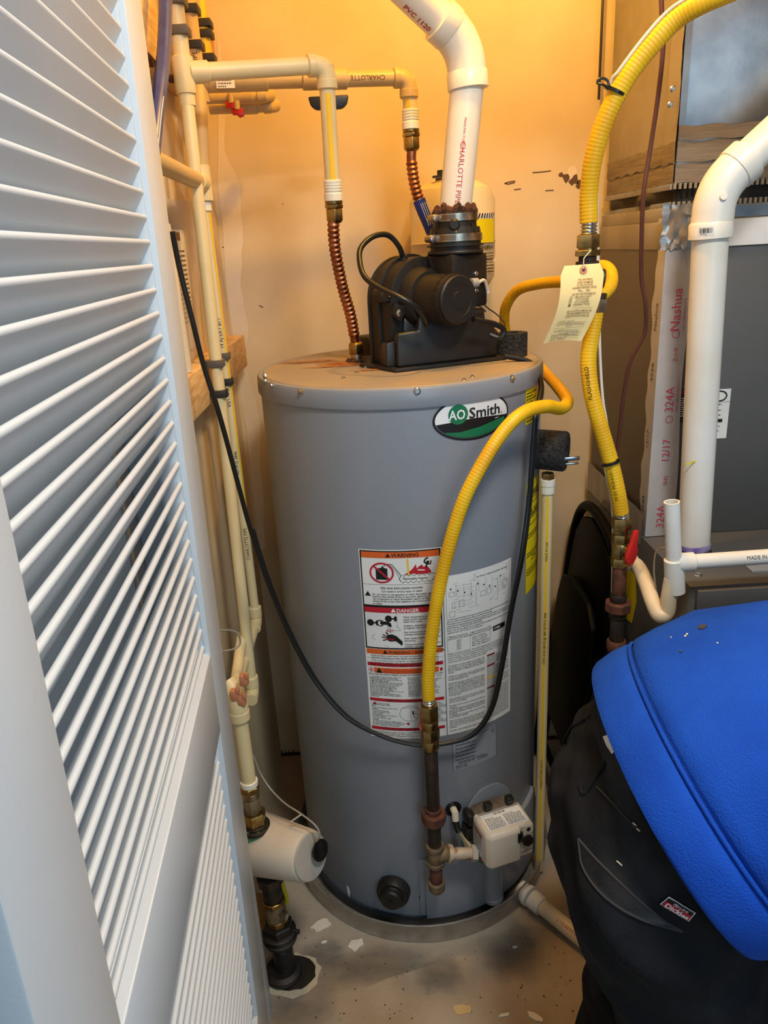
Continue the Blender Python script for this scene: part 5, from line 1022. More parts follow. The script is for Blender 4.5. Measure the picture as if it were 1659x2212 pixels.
# cable ties
def tie(p, d, r, label, tail):
    t = thing('cable_tie', p, label, 'cable tie', 'black cable ties'); d = V(d).normalized()
    MB().lathe(V(p)-d*.0025, d, [(0, r), (.0003, r+.0016), (.0047, r+.0016), (.005, r)], 28).build('strap', 'cord_black', t); MB().tube(tail, .0020, 6).build('tail', 'cord_black', t)
q = at(1328, 197, Y=1.303); d_ = (main_pts[8]-main_pts[7]); tie(q, d_, .0165, 'black cable tie with curled tail on the thick hose near the top', spline([at(1315, 192, Y=1.285), at(1303, 183, Y=1.285), at(1291, 180, Y=1.29), at(1293, 172, Y=1.29), at(1302, 169, Y=1.29), at(1312, 174, Y=1.29), at(1316, 186, Y=1.288)], 5))
q = at(1319, 998, Y=1.299); tie(q, (dn_pts[5]-dn_pts[4]), .0160, 'black cable tie on the lower yellow hose above the furnace valve', [at(1333, 993, Y=1.285), at(1338, 994, Y=1.28)])
# ================================================================== gas drop in front of the heater
gpx = thing('heater_gas_pipe', at(945, 1935, Y=1.19), 'dark iron gas drop with valve, union, tee and drip leg before the heater', 'gas pipe')
o0 = P_[-1]+hd2*.014; dd_ = (at(944, 1925, Y=1.195)-o0).normalized()
lens = [(.034, .0185, 6, 'brass', 'nut'), (.018, .0165, 20, 'brass', 'valve_body'), (.026, .0185, 8, 'brass', 'valve_end'), (.022, .0165, 20, 'brass', 'collar'), (.146, .0132, 22, 'iron_black', 'pipe'), (.010, .0155, 20, 'iron_rust', 'union_end'), (.024, .0250, 8, 'iron_rust', 'union_nut'), (.012, .0175, 8, 'iron_black', 'union_end'), (.048, .0135, 20, 'iron_black', 'nipple'), (.010, .0190, 24, 'iron_tan', 'tee_rim'), (.032, .0165, 24, 'iron_tan', 'tee'), (.010, .0185, 24, 'iron_tan', 'tee_rim'), (.046, .0130, 20, 'iron_rust', 'drip_leg'), (.008, .0180, 24, 'iron_tan', 'cap_rim'), (.020, [(0, .0175), (.012, .017), (.018, .013), (.020, .006)], 24, 'iron_tan', 'cap')]
tot = sum(l[0] for l in lens); want = (at(944, 1925, Y=1.195)-o0).length; k_ = want/tot
lens = [(l[0]*k_, l[1] if not isinstance(l[1], list) else [(a*k_, b_) for a, b_ in l[1]], *l[2:]) for l in lens]
made, oe = seq(None, o0, dd_, lens, gpx)
tl_ = sum(l[0] for l in lens[:9])+lens[9][0]+lens[10][0]*.45; tc_ = o0+dd_*tl_
side = (vq(-.066, .052, -.026)-tc_); sdn = side.normalized(); seq(None, tc_+sdn*.006, sdn, [(.020, .0160, 22, 'iron_tan', 'tee_branch'), (.010, .0185, 22, 'nipple_white', 'branch_rim'), (max(side.length-.04, .02), .0125, 20, 'nipple_white', 'side_nipple'), (.012, .0170, 6, 'valve_grey', 'inlet_nut')], gpx)
hv_ = at(914, 1570, Y=1.19); MB().prism([at(x, y, Y=1.188) for x, y in ((906, 1538), (912, 1536), (914, 1556), (918, 1570), (917, 1588), (910, 1584), (904, 1572), (908, 1556))], (0, .010, 0)).build('valve_handle', 'red_faded', gpx, bevel=.002)
# ================================================================== relief valve, foam and discharge pipe
dpx = (.340, 1.383)
tpv = thing('relief_valve', (dpx[0], dpx[1], 1.0), 'dark foam-wrapped relief valve sticking out of the heater on the right', 'valve')
fd = V((.80, -.50, -.06)).normalized(); tr_ = V((TC.x+.80/.943*TR*.96, TC.y-.50/.943*TR*.96, at(1195, 970, Y=1.4).z+.002)); pass
fd = V((.90, -.43, -.03)).normalized(); tr_ = at(1184, 972, Y=1.40)-fd*.03; Lf = .066; fe_ = tr_+fd*Lf
MB().lathe(tr_-fd*.02, fd, [(0, .034), (.003, .039), (Lf+.016, .0395), (Lf+.020, .037), (Lf+.020, .014), (Lf+.004, .012)], 36).build('foam_wrap', 'foam', tpv)
MB().box(fe_+V((.006, -.016, -.010)), (.030, .006, .008)).box(fe_+V((.006, -.016, -.020)), (.026, .006, .004)).build('lever', 'steel_bright', tpv, bevel=.001)
zt2 = at(1186, 1034, Y=dpx[1]).z
seq(None, (dpx[0], dpx[1], zt2+.012), (0, 0, -1), [(.014, .0125, 6, 'brass', 'nut')], tpv)
dcp = thing('discharge_pipe', (dpx[0], dpx[1], .012), 'cream discharge pipe with yellow print stripe down the right of the heater', 'pipe')
pipe('pipe', (dpx[0], dpx[1], .014), (dpx[0], dpx[1], zt2), .0108, 'cpvc', dcp); MB().lathe((dpx[0], dpx[1], zt2-.030), ZU, [(0, .0115), (.001, .0135), (.016, .0135), (.017, .0145), (.029, .0145), (.030, .012)], 24).build('adapter', 'pvc', dcp)
stripe('yellow_stripe', (dpx[0], dpx[1], .02), (dpx[0], dpx[1], zt2-.035), .0108, 'cpvc_yellow', dcp, .0045, EYE+V((.1, 0, 0)))
for z, s in ((.60, 'CPVC 4120 100 PSI @ 180F ASTM D 2846'), (.25, 'CHARLOTTE PIPE 3/4 CTS'), (.80, 'MADE IN USA')): pipe_print(dcp, s, (dpx[0], dpx[1], z), (dpx[0], dpx[1], z+.1), .0110, 'p_black', .0070, EYE+V((.1, 0, 0)), t=.5)
# ================================================================== pan drain
pd0 = at(1140, 1925, Y=1.27); pd = thing('pan_drain', at(1160, 1940, Z=.02), 'tan plastic drain pipe leaving the pan at the right', 'pipe')
dz0 = .030; w0 = at(1148, 1940, Z=dz0); w1 = at(1270, 2040, Z=.022); wd_ = (w1-w0).normalized(); wd2 = V((wd_.x, wd_.y, wd_.z))
MB().lathe(w0-wd2*.035, wd2, [(0, .015), (.002, .021), (.016, .021), (.017, .014), (.020, .014), (.022, .024), (.030, .024), (.031, .021)], 26).build('bulkhead', 'pvc_white', pd)
MB().lathe(w0+wd2*.0, wd2, [(0, .018), (.001, .0215), (.030, .0215), (.031, .018)], 28).build('socket', 'pvc_white', pd); pipe('pipe', w0+wd2*.02, w0+wd2*.65, .0168, 'pvc_old', pd); pipe_print(pd, '2 1/2 ASTM D 1785', w0+wd2*.03, w0+wd2*.20, .0168, 'p_redprint', .009, EYE, t=.5)
# ================================================================== black power cord
cordp = [at(372, 500, Y=1.16), at(388, 580, Y=1.17), at(415, 690, Y=1.18), at(440, 790, Y=1.19), at(475, 900, Y=1.20), at(510, 1030, Y=1.215), at(540, 1140, Y=1.23), at(575, 1250, Y=1.25), at(620, 1360, Y=1.268), at(680, 1470, Y=1.262), at(750, 1550, Y=1.238), at(830, 1592, Y=1.218), at(900, 1609, Y=1.215), at(960, 1606, Y=1.218), at(1020, 1586, Y=1.224), at(1060, 1530, Y=1.238), at(1082, 1440, Y=1.25), at(1102, 1320, Y=1.26), at(1126, 1200, Y=1.275), at(1141, 1090, Y=1.30), at(1148, 1000, Y=1.31), at(1156, 900, Y=1.325), at(1168, 840, Y=1.37), at(1160, 800, Y=1.43), at(1140, 779, Y=1.45), at(1090, 768, Y=1.455)]
pc_ = thing('power_cord', cordp[12], 'long black power cord drooping across the front of the heater', 'cord'); P = spline(cordp, 10); MB().tube(P, .0042, 10).build('cord', 'cord_black', pc_); MB().tube([p+V((.004, .004, -.004)) for p in P[60:]], .0036, 10).build('second_strand', 'cord_black', pc_)
# ================================================================== brown wire and corner cable
bwr = thing('brown_wire', at(1340, 900, Y=1.38), 'thin brown wire hanging in front of the plenum and coil case', 'wire')
MB().tube(spline([at(1424, -700, Y=1.38), at(1428, -40, Y=1.38), at(1432, 40, Y=1.38), at(1432, 110, Y=1.38), at(1420, 220, Y=1.39), at(1405, 320, Y=1.40), at(1390, 420, Y=1.40), at(1386, 520, Y=1.41), at(1386, 600, Y=1.42), at(1395, 660, Y=1.42), at(1392, 720, Y=1.43), at(1362, 780, Y=1.44), at(1348, 850, Y=1.45), at(1340, 920, Y=1.46), at(1330, 990, Y=1.47), at(1318, 1040, Y=1.48)], 8), .0042, 8).build('wire', 'wire_brown', bwr)
ck = at(1298, 100, Y=1.86); tag(MB().tube([V((ck.x, 1.86, at(1298, 215, Y=1.86).z)), V((ck.x, 1.86, 2.40))], .003, 8).build('corner_cable', 'cord_black'), 'thin black cable running up the corner beside the plenum', 'cable')
# ================================================================== paper tag
tg = thing('paper_tag', at(1235, 745, Y=1.30), 'yellow paper inspection tag hanging from the gas manifold', 'tag')
tw0, tw1 = at(1210, 575, Y=1.292), at(1305, 568, Y=1.300); bl_, br_ = at(1178, 746, Y=1.275), at(1258, 738, Y=1.285)
def tagp(u, v):   # u across 0..1, v down 0..1
    a = tw0.lerp(tw1, u); c = bl_.lerp(br_, u); p = a.lerp(c, v); bow = sin(v*pi)*.006
    p = p+V((.012*sin(v*pi)*.6, -.010*sin(v*pi*1.2)+.012*v*v*(1-u), .004*sin(u*pi)*v))
    if v < .12:
        k = (.12-v)/.12*.16; uu = .5+(u-.5)*(1-k*1.2); a = tw0.lerp(tw1, uu); c = bl_.lerp(br_, uu); p = a.lerp(c, v)+V((.012*sin(v*pi)*.6, -.010*sin(v*pi*1.2), .004*sin(uu*pi)*v))
    return p
m_ = MB(); m_.grid(lambda a, c: tagp(a, c), 16, 26); sheet_o = m_.build('card', 'tag_paper', tg)
W_, Hh_ = .088, .165
def tfn(u, v, l): return tagp(u/W_, -v/Hh_)+V((0, -.0012-l, .0006))
g = MB(); ck_ = [(.046+.0085*cos(t*pi/9), -.012+.0085*sin(t*pi/9)) for t in range(18)]; poly_mb(g, ck_, tfn, .0004); g.build('eyelet', 'orange_clip', tg)
g = MB(); poly_mb(g, ell(.046, -.012, .0034, .0034, 14), tfn, .0009); g.build('eyelet_hole', 'p_black', tg)
g = MB()
L_ = [('THE GAS PIPING', .034, .0056, .030), ('AFTER THE METER', .040, .0056, .033), ('AT THIS LOCATION', .0455, .0056, .033), ('HAS BEEN PRESSURE TESTED', .051, .0056, .050), ('TO ____ PSIG.', .0575, .0056, .026), ('THE TEST WAS WITNESSED BY', .0645, .0056, .050), ('NEW CASTLE COUNTY', .0705, .0052, .034), ('CITY OF DOVER', .076, .0052, .026), ('CITY OF SALISBURY', .0815, .0052, .032), ('CHESAPEAKE UTILITIES', .087, .0052, .036), ('AND IS ACCEPTED AS MEETING THE', .101, .0052, .054), ('TEST REQUIREMENTS FOR THE', .1065, .0052, .048), ('INTRODUCTION OF NATURAL GAS', .112, .0052, .052)]
for s, v, sz, wd in L_: text_mb(g, s, sz, .050, -v, tfn, 'CENTER', .0006, wd, off=.01)
for k in range(4): line_mb(g, [(.0225, -.0665-.0055*k), (.027, -.0665-.0055*k), (.027, -.0705-.0055*k), (.0225, -.0705-.0055*k), (.0225, -.0665-.0055*k)], .0006, tfn, .0006)
line_mb(g, [(.023, -.084), (.027, -.087)], .0012, tfn, .0006); line_mb(g, [(.027, -.084), (.023, -.087)], .0012, tfn, .0006)
for s, v in (('OWNER', .1225), ('LOCATION', .128), ('COMMENTS', .1435), ('DATE WITNESSED', .153), ('WITNESS', .158), ('METER / METER #', .1635)): text_mb(g, s, .0046, .012, -v, tfn, 'LEFT', .0006)
for v, a in ((.1235, .030), (.129, .034), (.1345, .010), (.1445, .036), (.149, .010), (.154, .042), (.159, .030), (.092, .034)): line_mb(g, [(a, -v), (.076, -v)], .0005, tfn, .0006)
o = g.build('print', 'p_brown', tg); o['kind'] = 'stuff'
g = MB()
for v, a, e in ((.1215, .032, .05), (.127, .036, .074), (.1328, .034, .05), (.1425, .038, .072), (.1475, .026, .070), (.1525, .046, .074), (.1575, .032, .052), (.056, .040, .048)):
    n_ = int((e-a)/.0011); line_mb(g, [(a+.0011*k, -v+.0013*sin(k*1.9)+.0008*sin(k*.7)) for k in range(n_)], .0005, tfn, .0007)
o = g.build('handwriting', 'p_ink', tg); o['kind'] = 'stuff'
MB().tube([tagp(.52, .07)+V((0, -.001, 0)), tagp(.52, .0)+V((0, -.004, .01)), man+V((-.004, -.021, .0))], .0009, 6).build('string', 'wire_white', tg)
# ================================================================== folded chair leaning at the furnace side
ch = thing('folding_chair', (.50, 1.68, 0), 'black folding chair leaning folded between heater and furnace', 'chair')
CXc = lambda z: .455+.085*min(z, .82)/.82
def chp(y, z, dx=0.): return V((CXc(z)+dx, y, z))
y0_, y1_, zt3 = 1.475, 1.845, .80
arch = [(y0_, .02), (y0_, .45), (y0_, .62), (y0_+.015, .70), (y0_+.06, .765), (y0_+.14, .795), (y1_-.12, .805), (y1_-.05, .785), (y1_-.012, .73), (y1_, .64), (y1_, .45), (y1_, .02)]
MB().tube(spline([chp(y, z) for y, z in arch], 6), .0125, 16).build('back_frame', 'chair_black', ch)
MB().loft([[chp(y, z, -.008) for y, z in [(y0_+.02, .50)]+[(y+(.02 if y < 1.66 else -.02), z-.018) for y, z in arch[2:-2]]+[(y1_-.02, .50)]], [chp(y, z, .006) for y, z in [(y0_+.02, .50)]+[(y+(.02 if y < 1.66 else -.02), z-.018) for y, z in arch[2:-2]]+[(y1_-.02, .50)]]]).build('backrest', 'chair_black', ch, bevel=.004)
seat = [(1.50, .20), (1.50, .50), (1.52, .58), (1.58, .62), (1.72, .625), (1.79, .60), (1.81, .54), (1.815, .20)]
MB().loft([[chp(y, z, -.034) for y, z in seat], [chp(y, z, -.016) for y, z in seat]]).build('seat', 'chair_black', ch, bevel=.006, bseg=3)
for yy in (y0_+.03, y1_-.03): MB().tube([chp(yy, .015, -.03), chp(yy, .34, -.03), chp(yy, .52, -.012)], .011, 12).build('leg', 'chair_black', ch)
MB().tube([chp(y0_+.03, .10, -.03), chp(y1_-.03, .10, -.03)], .009, 10).build('stretcher', 'chair_black', ch)
for yy in (y0_, y1_): MB().lathe(chp(yy, .0, 0), ZU, [(0, .015), (.025, .015), (.03, .013)], 14).build('foot_cap', 'chair_black', ch)
# ================================================================== water meter riser at the lower left
mx, my = at(618, 2098, Z=.0).x, at(618, 2098, Z=.0).y
mt = thing('meter_riser', (mx, my, 0), 'dark brass and plastic water riser rising out of the floor at lower left', 'pipe')
MB().lathe((mx-.004, my-.006, 0.003), ZU, [(0, .034), (.004, .040), (.012, .038), (.016, .028), (.014, .022)], 26).build('floor_grommet', 'black_dusty', mt)
axb = V((mx, my, .006)); top = at(582, 1890, Y=my+.005); ad = (top-axb).normalized(); Lr = (top-axb).length
segs = [(.22, .0190, 20, 'black_dusty', 'pipe'), (.05, .020, 8, 'black_dusty', 'nut'), (.06, .0285, 24, 'black_dusty', 'coupling_body'), (.10, .0265, 6, 'black_dusty', 'hex_nut'), (.05, .019, 8, 'brass', 'valve_end'), (.13, .0185, 20, 'iron_tan', 'valve_body'), (.04, .021, 8, 'brass', 'valve_end'), (.14, .0175, 20, 'iron_black', 'nipple'), (.06, .024, 8, 'iron_black', 'meter_nut')]
t_ = sum(s[0] for s in segs); seq(None, axb, ad, [(s[0]/t_*Lr, s[1]*1.15, *s[2:]) for s in segs], mt)
o = MB().lathe(axb+ad*Lr*.43+V((.028, -.004, 0)), (1, -.3, 0), [(0, .005), (.016, .005)], 8).build('coupling_bolt', 'black_dusty', mt)
for k, zf in ((0, .34), (1, .40)): MB().lathe(axb+ad*Lr*zf, ad, [(0, .032), (.002, .0355), (.006, .0355), (.008, .032)], 24).build('ridge', 'black_dusty', mt)
yh = [at(x, y, Y=my+.03) for x, y in ((598, 1905), (612, 1903), (622, 1935), (624, 1952), (614, 1958), (604, 1942))]
MB().prism(yh, (0, .004, 0)).build('valve_handle', 'yellow_handle', mt, bevel=.001)
q = at(612, 1972, Y=my-.01); MB().lathe(q-V((.012, 0, 0)), (1, -.4, 0), [(0, .005), (.010, .005), (.011, .009), (.022, .009), (.023, .006)], 6).build('handle_nut', 'screw', mt)
wm = thing('water_meter', at(600, 1900, Y=1.15), 'beige round water meter with black port on the riser at lower left', 'meter')
m0, m1 = at(532, 1815, Y=1.235), at(668, 1850, Y=1.135); mdv = (m1-m0).normalized(); Lm = (m1-m0).length
MB().lathe(m0, mdv, [(0, .050), (.004, .060), (.03, .063), (Lm*.72, .053), (Lm*.96, .049), (Lm, .046), (Lm+.004, .036), (Lm+.004, .010)], 44).build('body', 'meter_beige', wm)
MB().lathe(m1+mdv*.003, mdv, [(0, .045), (.003, .044), (.004, .030)], 36).build('face', 'valve_grey', wm)
MB().lathe(m1+mdv*.006+V((.016, .006, .010)), mdv, [(0, .021), (.004, .021), (.006, .016)], 26).build('port', 'black_gloss', wm)
tq = at(552, 1835, Y=1.19); MB().box(at(551, 1832, Y=1.172)+V((0, -.004, 0)), (.026, .004, .090)).build('green_tape', 'green_tape', wm)
wt = thing('meter_supply', at(530, 1700, Y=1.2), 'cream supply pipe with brass nuts feeding the top of the water meter', 'pipe')
a0_ = at(552, 1790, Y=1.19); a1_ = at(514, 1520, Y=1.20); ad = (a1_-a0_).normalized()
made, oe = seq(None, a0_, ad, [(.010, .030, 24, 'black_dusty', 'collar'), (.006, .026, 24, 'black_plastic', 'washer'), (.026, .0245, 6, 'brass', 'nut'), (.034, .0165, 8, 'iron_tan', 'nipple'), (.014, .0165, 20, 'steel_clamp', 'band'), (.014, .0200, 6, 'brass', 'nut'), (.012, .0175, 20, 'pvc', 'collar')], wt)
pipe('pipe', oe, a1_, .0142, 'cpvc', wt); 
MB().tube([a1_-ad*.02, a1_, a1_+V((-.004, .008, .02)), a1_+V((-.018, .02, .036))], .0185, 20).build('elbow', 'cpvc', wt); socket('elbow_socket', a1_-ad*.034, ad, .020, .0195, 'cpvc', wt)
pipe('diagonal_pipe', a1_+V((-.004, .02, .03)), at(523, 1370, Y=1.36), .0108, 'cpvc', wt)
for px, py in ((508, 1500), (522, 1512), (527, 1468)):
    q = at(px, py, Y=1.19); MB().box(q, (.016, .014, .022)).box(q+V((.006, -.004, .010)), (.008, .008, .014)).build('pipe_clamp', 'orange_clip', wt, bevel=.003)
gw = thing('grey_wire_loop', at(510, 1400, Y=1.2), 'thin grey wire loop sticking out beside the door edge', 'wire')
MB().tube(spline([at(470, 1362, Y=1.13), at(500, 1362, Y=1.16), at(516, 1372, Y=1.17), at(518, 1392, Y=1.17), at(505, 1402, Y=1.16), at(475, 1408, Y=1.13)], 8), .0018, 6).build('wire', 'wire_grey', gw)
mwr = thing('meter_wire', at(650, 1760, Y=1.15), 'thin grey wire drooping to the black port of the water meter', 'wire')
MB().tube(spline([at(530, 1612, Y=1.24), at(548, 1635, Y=1.24), at(562, 1670, Y=1.235), at(585, 1705, Y=1.22), at(615, 1735, Y=1.19), at(650, 1758, Y=1.16), at(680, 1782, Y=1.14), at(691, 1803, Y=1.13), at(683, 1818, Y=1.13)], 8), .0019, 6).build('wire', 'wire_grey', mwr); MB().tube([at(628, 1775, Y=1.17), at(650, 1760, Y=1.158)], .0017, 6).build('tie', 'wire_white', mwr)
cb_ = at(575, 2040, Z=0); tag(MB().aabb((cb_.x-.03, cb_.y+.01, .0), (cb_.x+.012, cb_.y+.018, .13)).build('cardboard_piece', 'cardboard'), 'torn brown cardboard standing behind the meter riser by the door', 'cardboard')
# ================================================================== person bending in front of the furnace
from mathutils.bvhtree import BVHTree
def solidify(mb, name, m, parent, voxel=.010, smooth=8, wr=None):
    """weld overlapping lofts into one continuous skin: voxel remesh + smooth"""
    me = bpy.data.meshes.new('tmp'); bm = bmesh.new(); vv = [bm.verts.new(p) for p in mb.v]
    for f in mb.f:
        try: bm.faces.new([vv[i] for i in f])
        except ValueError: pass
    bmesh.ops.recalc_face_normals(bm, faces=bm.faces); bm.to_mesh(me); bm.free()
    ob = bpy.data.objects.new('tmp', me); COL.objects.link(ob)
    r = ob.modifiers.new('r', 'REMESH'); r.mode = 'VOXEL'; r.voxel_size = voxel
    s = ob.modifiers.new('s', 'SMOOTH'); s.factor = .5; s.iterations = smooth
    dg = bpy.context.evaluated_depsgraph_get(); ev = ob.evaluated_get(dg); m2 = bpy.data.meshes.new_from_object(ev)
    vs = [v.co.copy() for v in m2.vertices]; fs = [tuple(p.vertices) for p in m2.polygons]; ns = [v.normal.copy() for v in m2.vertices]
    bpy.data.objects.remove(ob); bpy.data.meshes.remove(me); bpy.data.meshes.remove(m2)
    if wr: vs = [v+n*wr(v) for v, n in zip(vs, ns)]
    b = MB(); b.v = vs; b.f = fs; return b, b.build(name, m, parent, recalc=False, sharp=80)
def limb(mb, pts, rs, seg=16):
    pts = [V(p) for p in pts]; P = []; R = []
    S = spline(pts, 5); n = len(pts)-1
    for i, p in enumerate(S):
        k = min(i//5, n-1); f = (i-k*5)/5; P.append(p); R.append(rs[k]*(1-f)+rs[k+1]*f)
    d0 = (P[0]-P[1]).normalized(); d1 = (P[-1]-P[-2]).normalized()
    P = [P[0]+d0*R[0]*.9, P[0]+d0*R[0]*.6]+P+[P[-1]+d1*R[-1]*.6, P[-1]+d1*R[-1]*.9]; R = [R[0]*.35, R[0]*.8]+R+[R[-1]*.8, R[-1]*.35]
    return mb.tube(P, R, seg)
def ell_ring(c, A, B, a, b_, n=48, f=None):
    return [c+A*(a*cos(2*pi*k/n))*(f(2*pi*k/n) if f else 1)+B*(b_*sin(2*pi*k/n))*(f(2*pi*k/n) if f else 1) for k in range(n)]
pw, tl2 = -.139, .646
PT = V((cos(pw)*cos(tl2), sin(pw)*cos(tl2), sin(tl2))); PN = V((-cos(pw)*sin(tl2), -sin(pw)*sin(tl2), cos(tl2))); PL = PT.cross(PN)
HC = V((.374, .805, .738)); RN, RL = .173, .229
def cen(s_): return HC+PT*s_-PN*.95*max(s_, 0)**2
per = thing('person', (.36, .81, 0), 'person in blue sweatshirt and black work pants bending over, seen from behind at right', 'person')
hipc = V((.342, .81, .69)); fr = V((cos(pw), sin(pw), 0)); lat = V((sin(pw), -cos(pw), 0))
legs = []
for s in (-1, 1):       # +1 nearer the camera
    legs.append([V((.338, hipc.y, .650))+lat*.088*s, V((.378, hipc.y, .54))+lat*.098*s, V((.418, hipc.y, .40))+lat*.105*s, V((.395, hipc.y, .24))+lat*.11*s, V((.37, hipc.y, .085))+lat*.115*s])
# --- body: one continuous figure (mostly under the clothes)
bd = MB(); sh = cen(.43)+PN*.0; nk = sh+PT*.10+PN*.03; hdc = nk+PT*.13+PN*.00
bd.loft([ell_ring(cen(s), PN, PL, a, c, 28) for s, a, c in ((-.09, .03, .05), (-.075, .06, .09), (-.02, .095, .14), (.08, .10, .15), (.18, .105, .15), (.30, .115, .165), (.40, .10, .17), (.47, .06, .10), (.50, .03, .04))])
for L in legs: limb(bd, L, [.078, .070, .058, .052, .040]); f0 = L[-1]; limb(bd, [f0+V((-.03, 0, -.05)), f0+V((.06, 0, -.052)), f0+V((.15, 0, -.062))], [.034, .036, .022])
limb(bd, [sh-PT*.02, nk, nk+PT*.05], [.07, .056, .055])
bd.loft([ell_ring(hdc+PT*s, PN, PL, a, c, 24) for s, a, c in ((-.115, .03, .03), (-.09, .07, .055), (-.03, .095, .074), (.03, .100, .078), (.085, .082, .064), (.115, .03, .03))])
fdn = -PN                                                     # the face looks at the furnace foot
limb(bd, [hdc+fdn*.085-PT*.01, hdc+fdn*.115-PT*.03], [.012, .016], 10)
for s in (-1, 1): limb(bd, [hdc+PL*.074*s-PT*.02, hdc+PL*.084*s+PT*.02], [.012, .014], 10)
arms = []
for s in (-1, 1):
    S0 = sh+PL*.165*s-PT*.02; E = S0+V((.10, .06, -.26)); W = V((S0.x+.10, 1.12 if s < 0 else .98, .40)); arms.append((S0, E, W))
    limb(bd, [S0, E, W], [.052, .042, .030]); hd = (W-E).normalized(); sd_ = hd.cross(V((0, 0, 1))).normalized(); pn = sd_.cross(hd)
    bd.loft([ell_ring(W+hd*t, sd_, pn, a, c, 14) for t, a, c in ((0, .026, .020), (.03, .036, .017), (.07, .042, .016), (.095, .040, .013), (.10, .02, .006))])
    for k, (o_, ln) in enumerate(((-.030, .066), (-.010, .078), (.011, .074), (.030, .058))):
        b0 = W+hd*.088+sd_*o_; limb(bd, [b0, b0+hd*ln*.45-pn*.006, b0+hd*ln*.75-pn*.022, b0+hd*ln*.85-pn*.04], [.0095, .009, .0085, .007], 8)
    b0 = W+hd*.03-sd_*.034*s; limb(bd, [b0, b0+hd*.03-sd_*.026*s-pn*.01, b0+hd*.06-sd_*.030*s-pn*.022], [.012, .010, .0085], 8)
_, body = solidify(bd, 'body', 'skin', per, .0055, 4)
hr = MB(); hr.loft([ell_ring(hdc+PT*s+PN*.014, PN, PL, a, c, 24) for s, a, c in ((-.07, .05, .05), (-.04, .092, .076), (.03, .100, .084), (.09, .086, .070), (.122, .03, .03))]); hr.build('hair', 'hair', per)
for L in legs:
    f0 = L[-1]; q = MB(); limb(q, [f0+V((-.04, 0, -.047)), f0+V((.05, 0, -.045)), f0+V((.16, 0, -.052))], [.042, .046, .034]); limb(q, [f0+V((0, 0, -.03)), f0+V((.0, 0, .04))], [.048, .048]); q.v = [V((p.x, p.y, max(p.z, .0005))) for p in q.v]
    solidify(q, 'boot', 'shoe', per, .008, 4)
# --- pants
pm = MB()
pm.loft([ell_ring(hipc+V((.012+x, 0, z)), V((1, 0, 0)), V((0, 1, 0)), a, c, 40) for z, a, c, x in ((-.17, .03, .06, .0), (-.155, .085, .13, .0), (-.11, .118, .172, .0), (-.05, .136, .190, .0), (.02, .137, .186, .004), (.08, .126, .170, .018), (.13, .108, .150, .04), (.165, .085, .125, .06), (.185, .03, .06, .07))])
pm.loft([ell_ring(HC+PT*s_, PN, PL, a, c, 40) for s_, a, c in ((-.05, .05, .08), (-.035, .125, .165), (.0, .145, .192), (.06, .145, .190), (.08, .10, .15))])
for s, L in zip((-1, 1), legs): limb(pm, [L[0], L[1], L[2], L[3], L[4]+V((0, 0, -.02))], [.112, .106, .104, .094, .082], 24)
def fold(v): return .004*sin(v.z*46+v.x*30+2*sin(v.y*14))+.003*sin(v.z*90-v.y*60)+.002*sin(v.x*120+v.z*70+3*sin(v.y*30))
pb, pants = solidify(pm, 'pants', 'pants', per, .011, 10, fold)
bvh = BVHTree.FromPolygons(pb.v, pb.f)
def hit(px, py, tree=None, lift=.002):
    h, n, i, d = (tree or bvh).ray_cast(EYE, ray(px, py).normalized())
    if h is None: return None
    if n.dot(ray(px, py)) > 0: n = -n
    return h+n*lift
def seam(name, pts, r, m, parent, tree=None, lift=.001):
    P = [hit(*p, tree, lift) for p in pts]; P = [p for p in P if p is not None]
    if len(P) > 1: return MB().tube(spline(P, 5), r, 8).build(name, m, parent)
def dense(pts, k=6):
    q = spline([V((a, b_, 0)) for a, b_ in pts], k); return [(p.x, p.y) for p in q]
def dense_(pts, k=6): return [(a+(c-a)*t/k, b_+(d-b_)*t/k) for (a, b_), (c, d) in zip(pts, pts[1:]) for t in range(k)]+[pts[-1]]
up_lip = [(1250, 1812), (1300, 1868), (1370, 1935), (1430, 1985), (1474, 2011)]; lo_lip = [(1250, 1812), (1262, 1878), (1310, 1940), (1385, 1985), (1474, 2011)]
seam('pocket_edge', dense(up_lip), .0016, 'pants_seam', pants); seam('pocket_edge', dense(lo_lip), .0016, 'pants_seam', pants)
A, B = dense(up_lip), dense(lo_lip); m_ = MB(); va_ = [hit(*p, lift=.0012) for p in A]; vb2 = [hit(*p, lift=.0012) for p in B]
m_.add(va_+vb2, [(i, i+1, len(va_)+i+1, len(va_)+i) for i in range(len(va_)-1)]); m_.build('pocket_opening', 'p_black', pants)
for pts in (((1218, 1606), (1226, 1580), (1276, 1548)), ((1254, 1698), (1264, 1713), (1309, 1648))): seam('belt_loop', dense(pts, 4), .0026, 'pants', pants)
seam('back_seam', dense([(1290, 1700), (1330, 1740), (1375, 1790)], 4), .0012, 'pants_seam', pants)
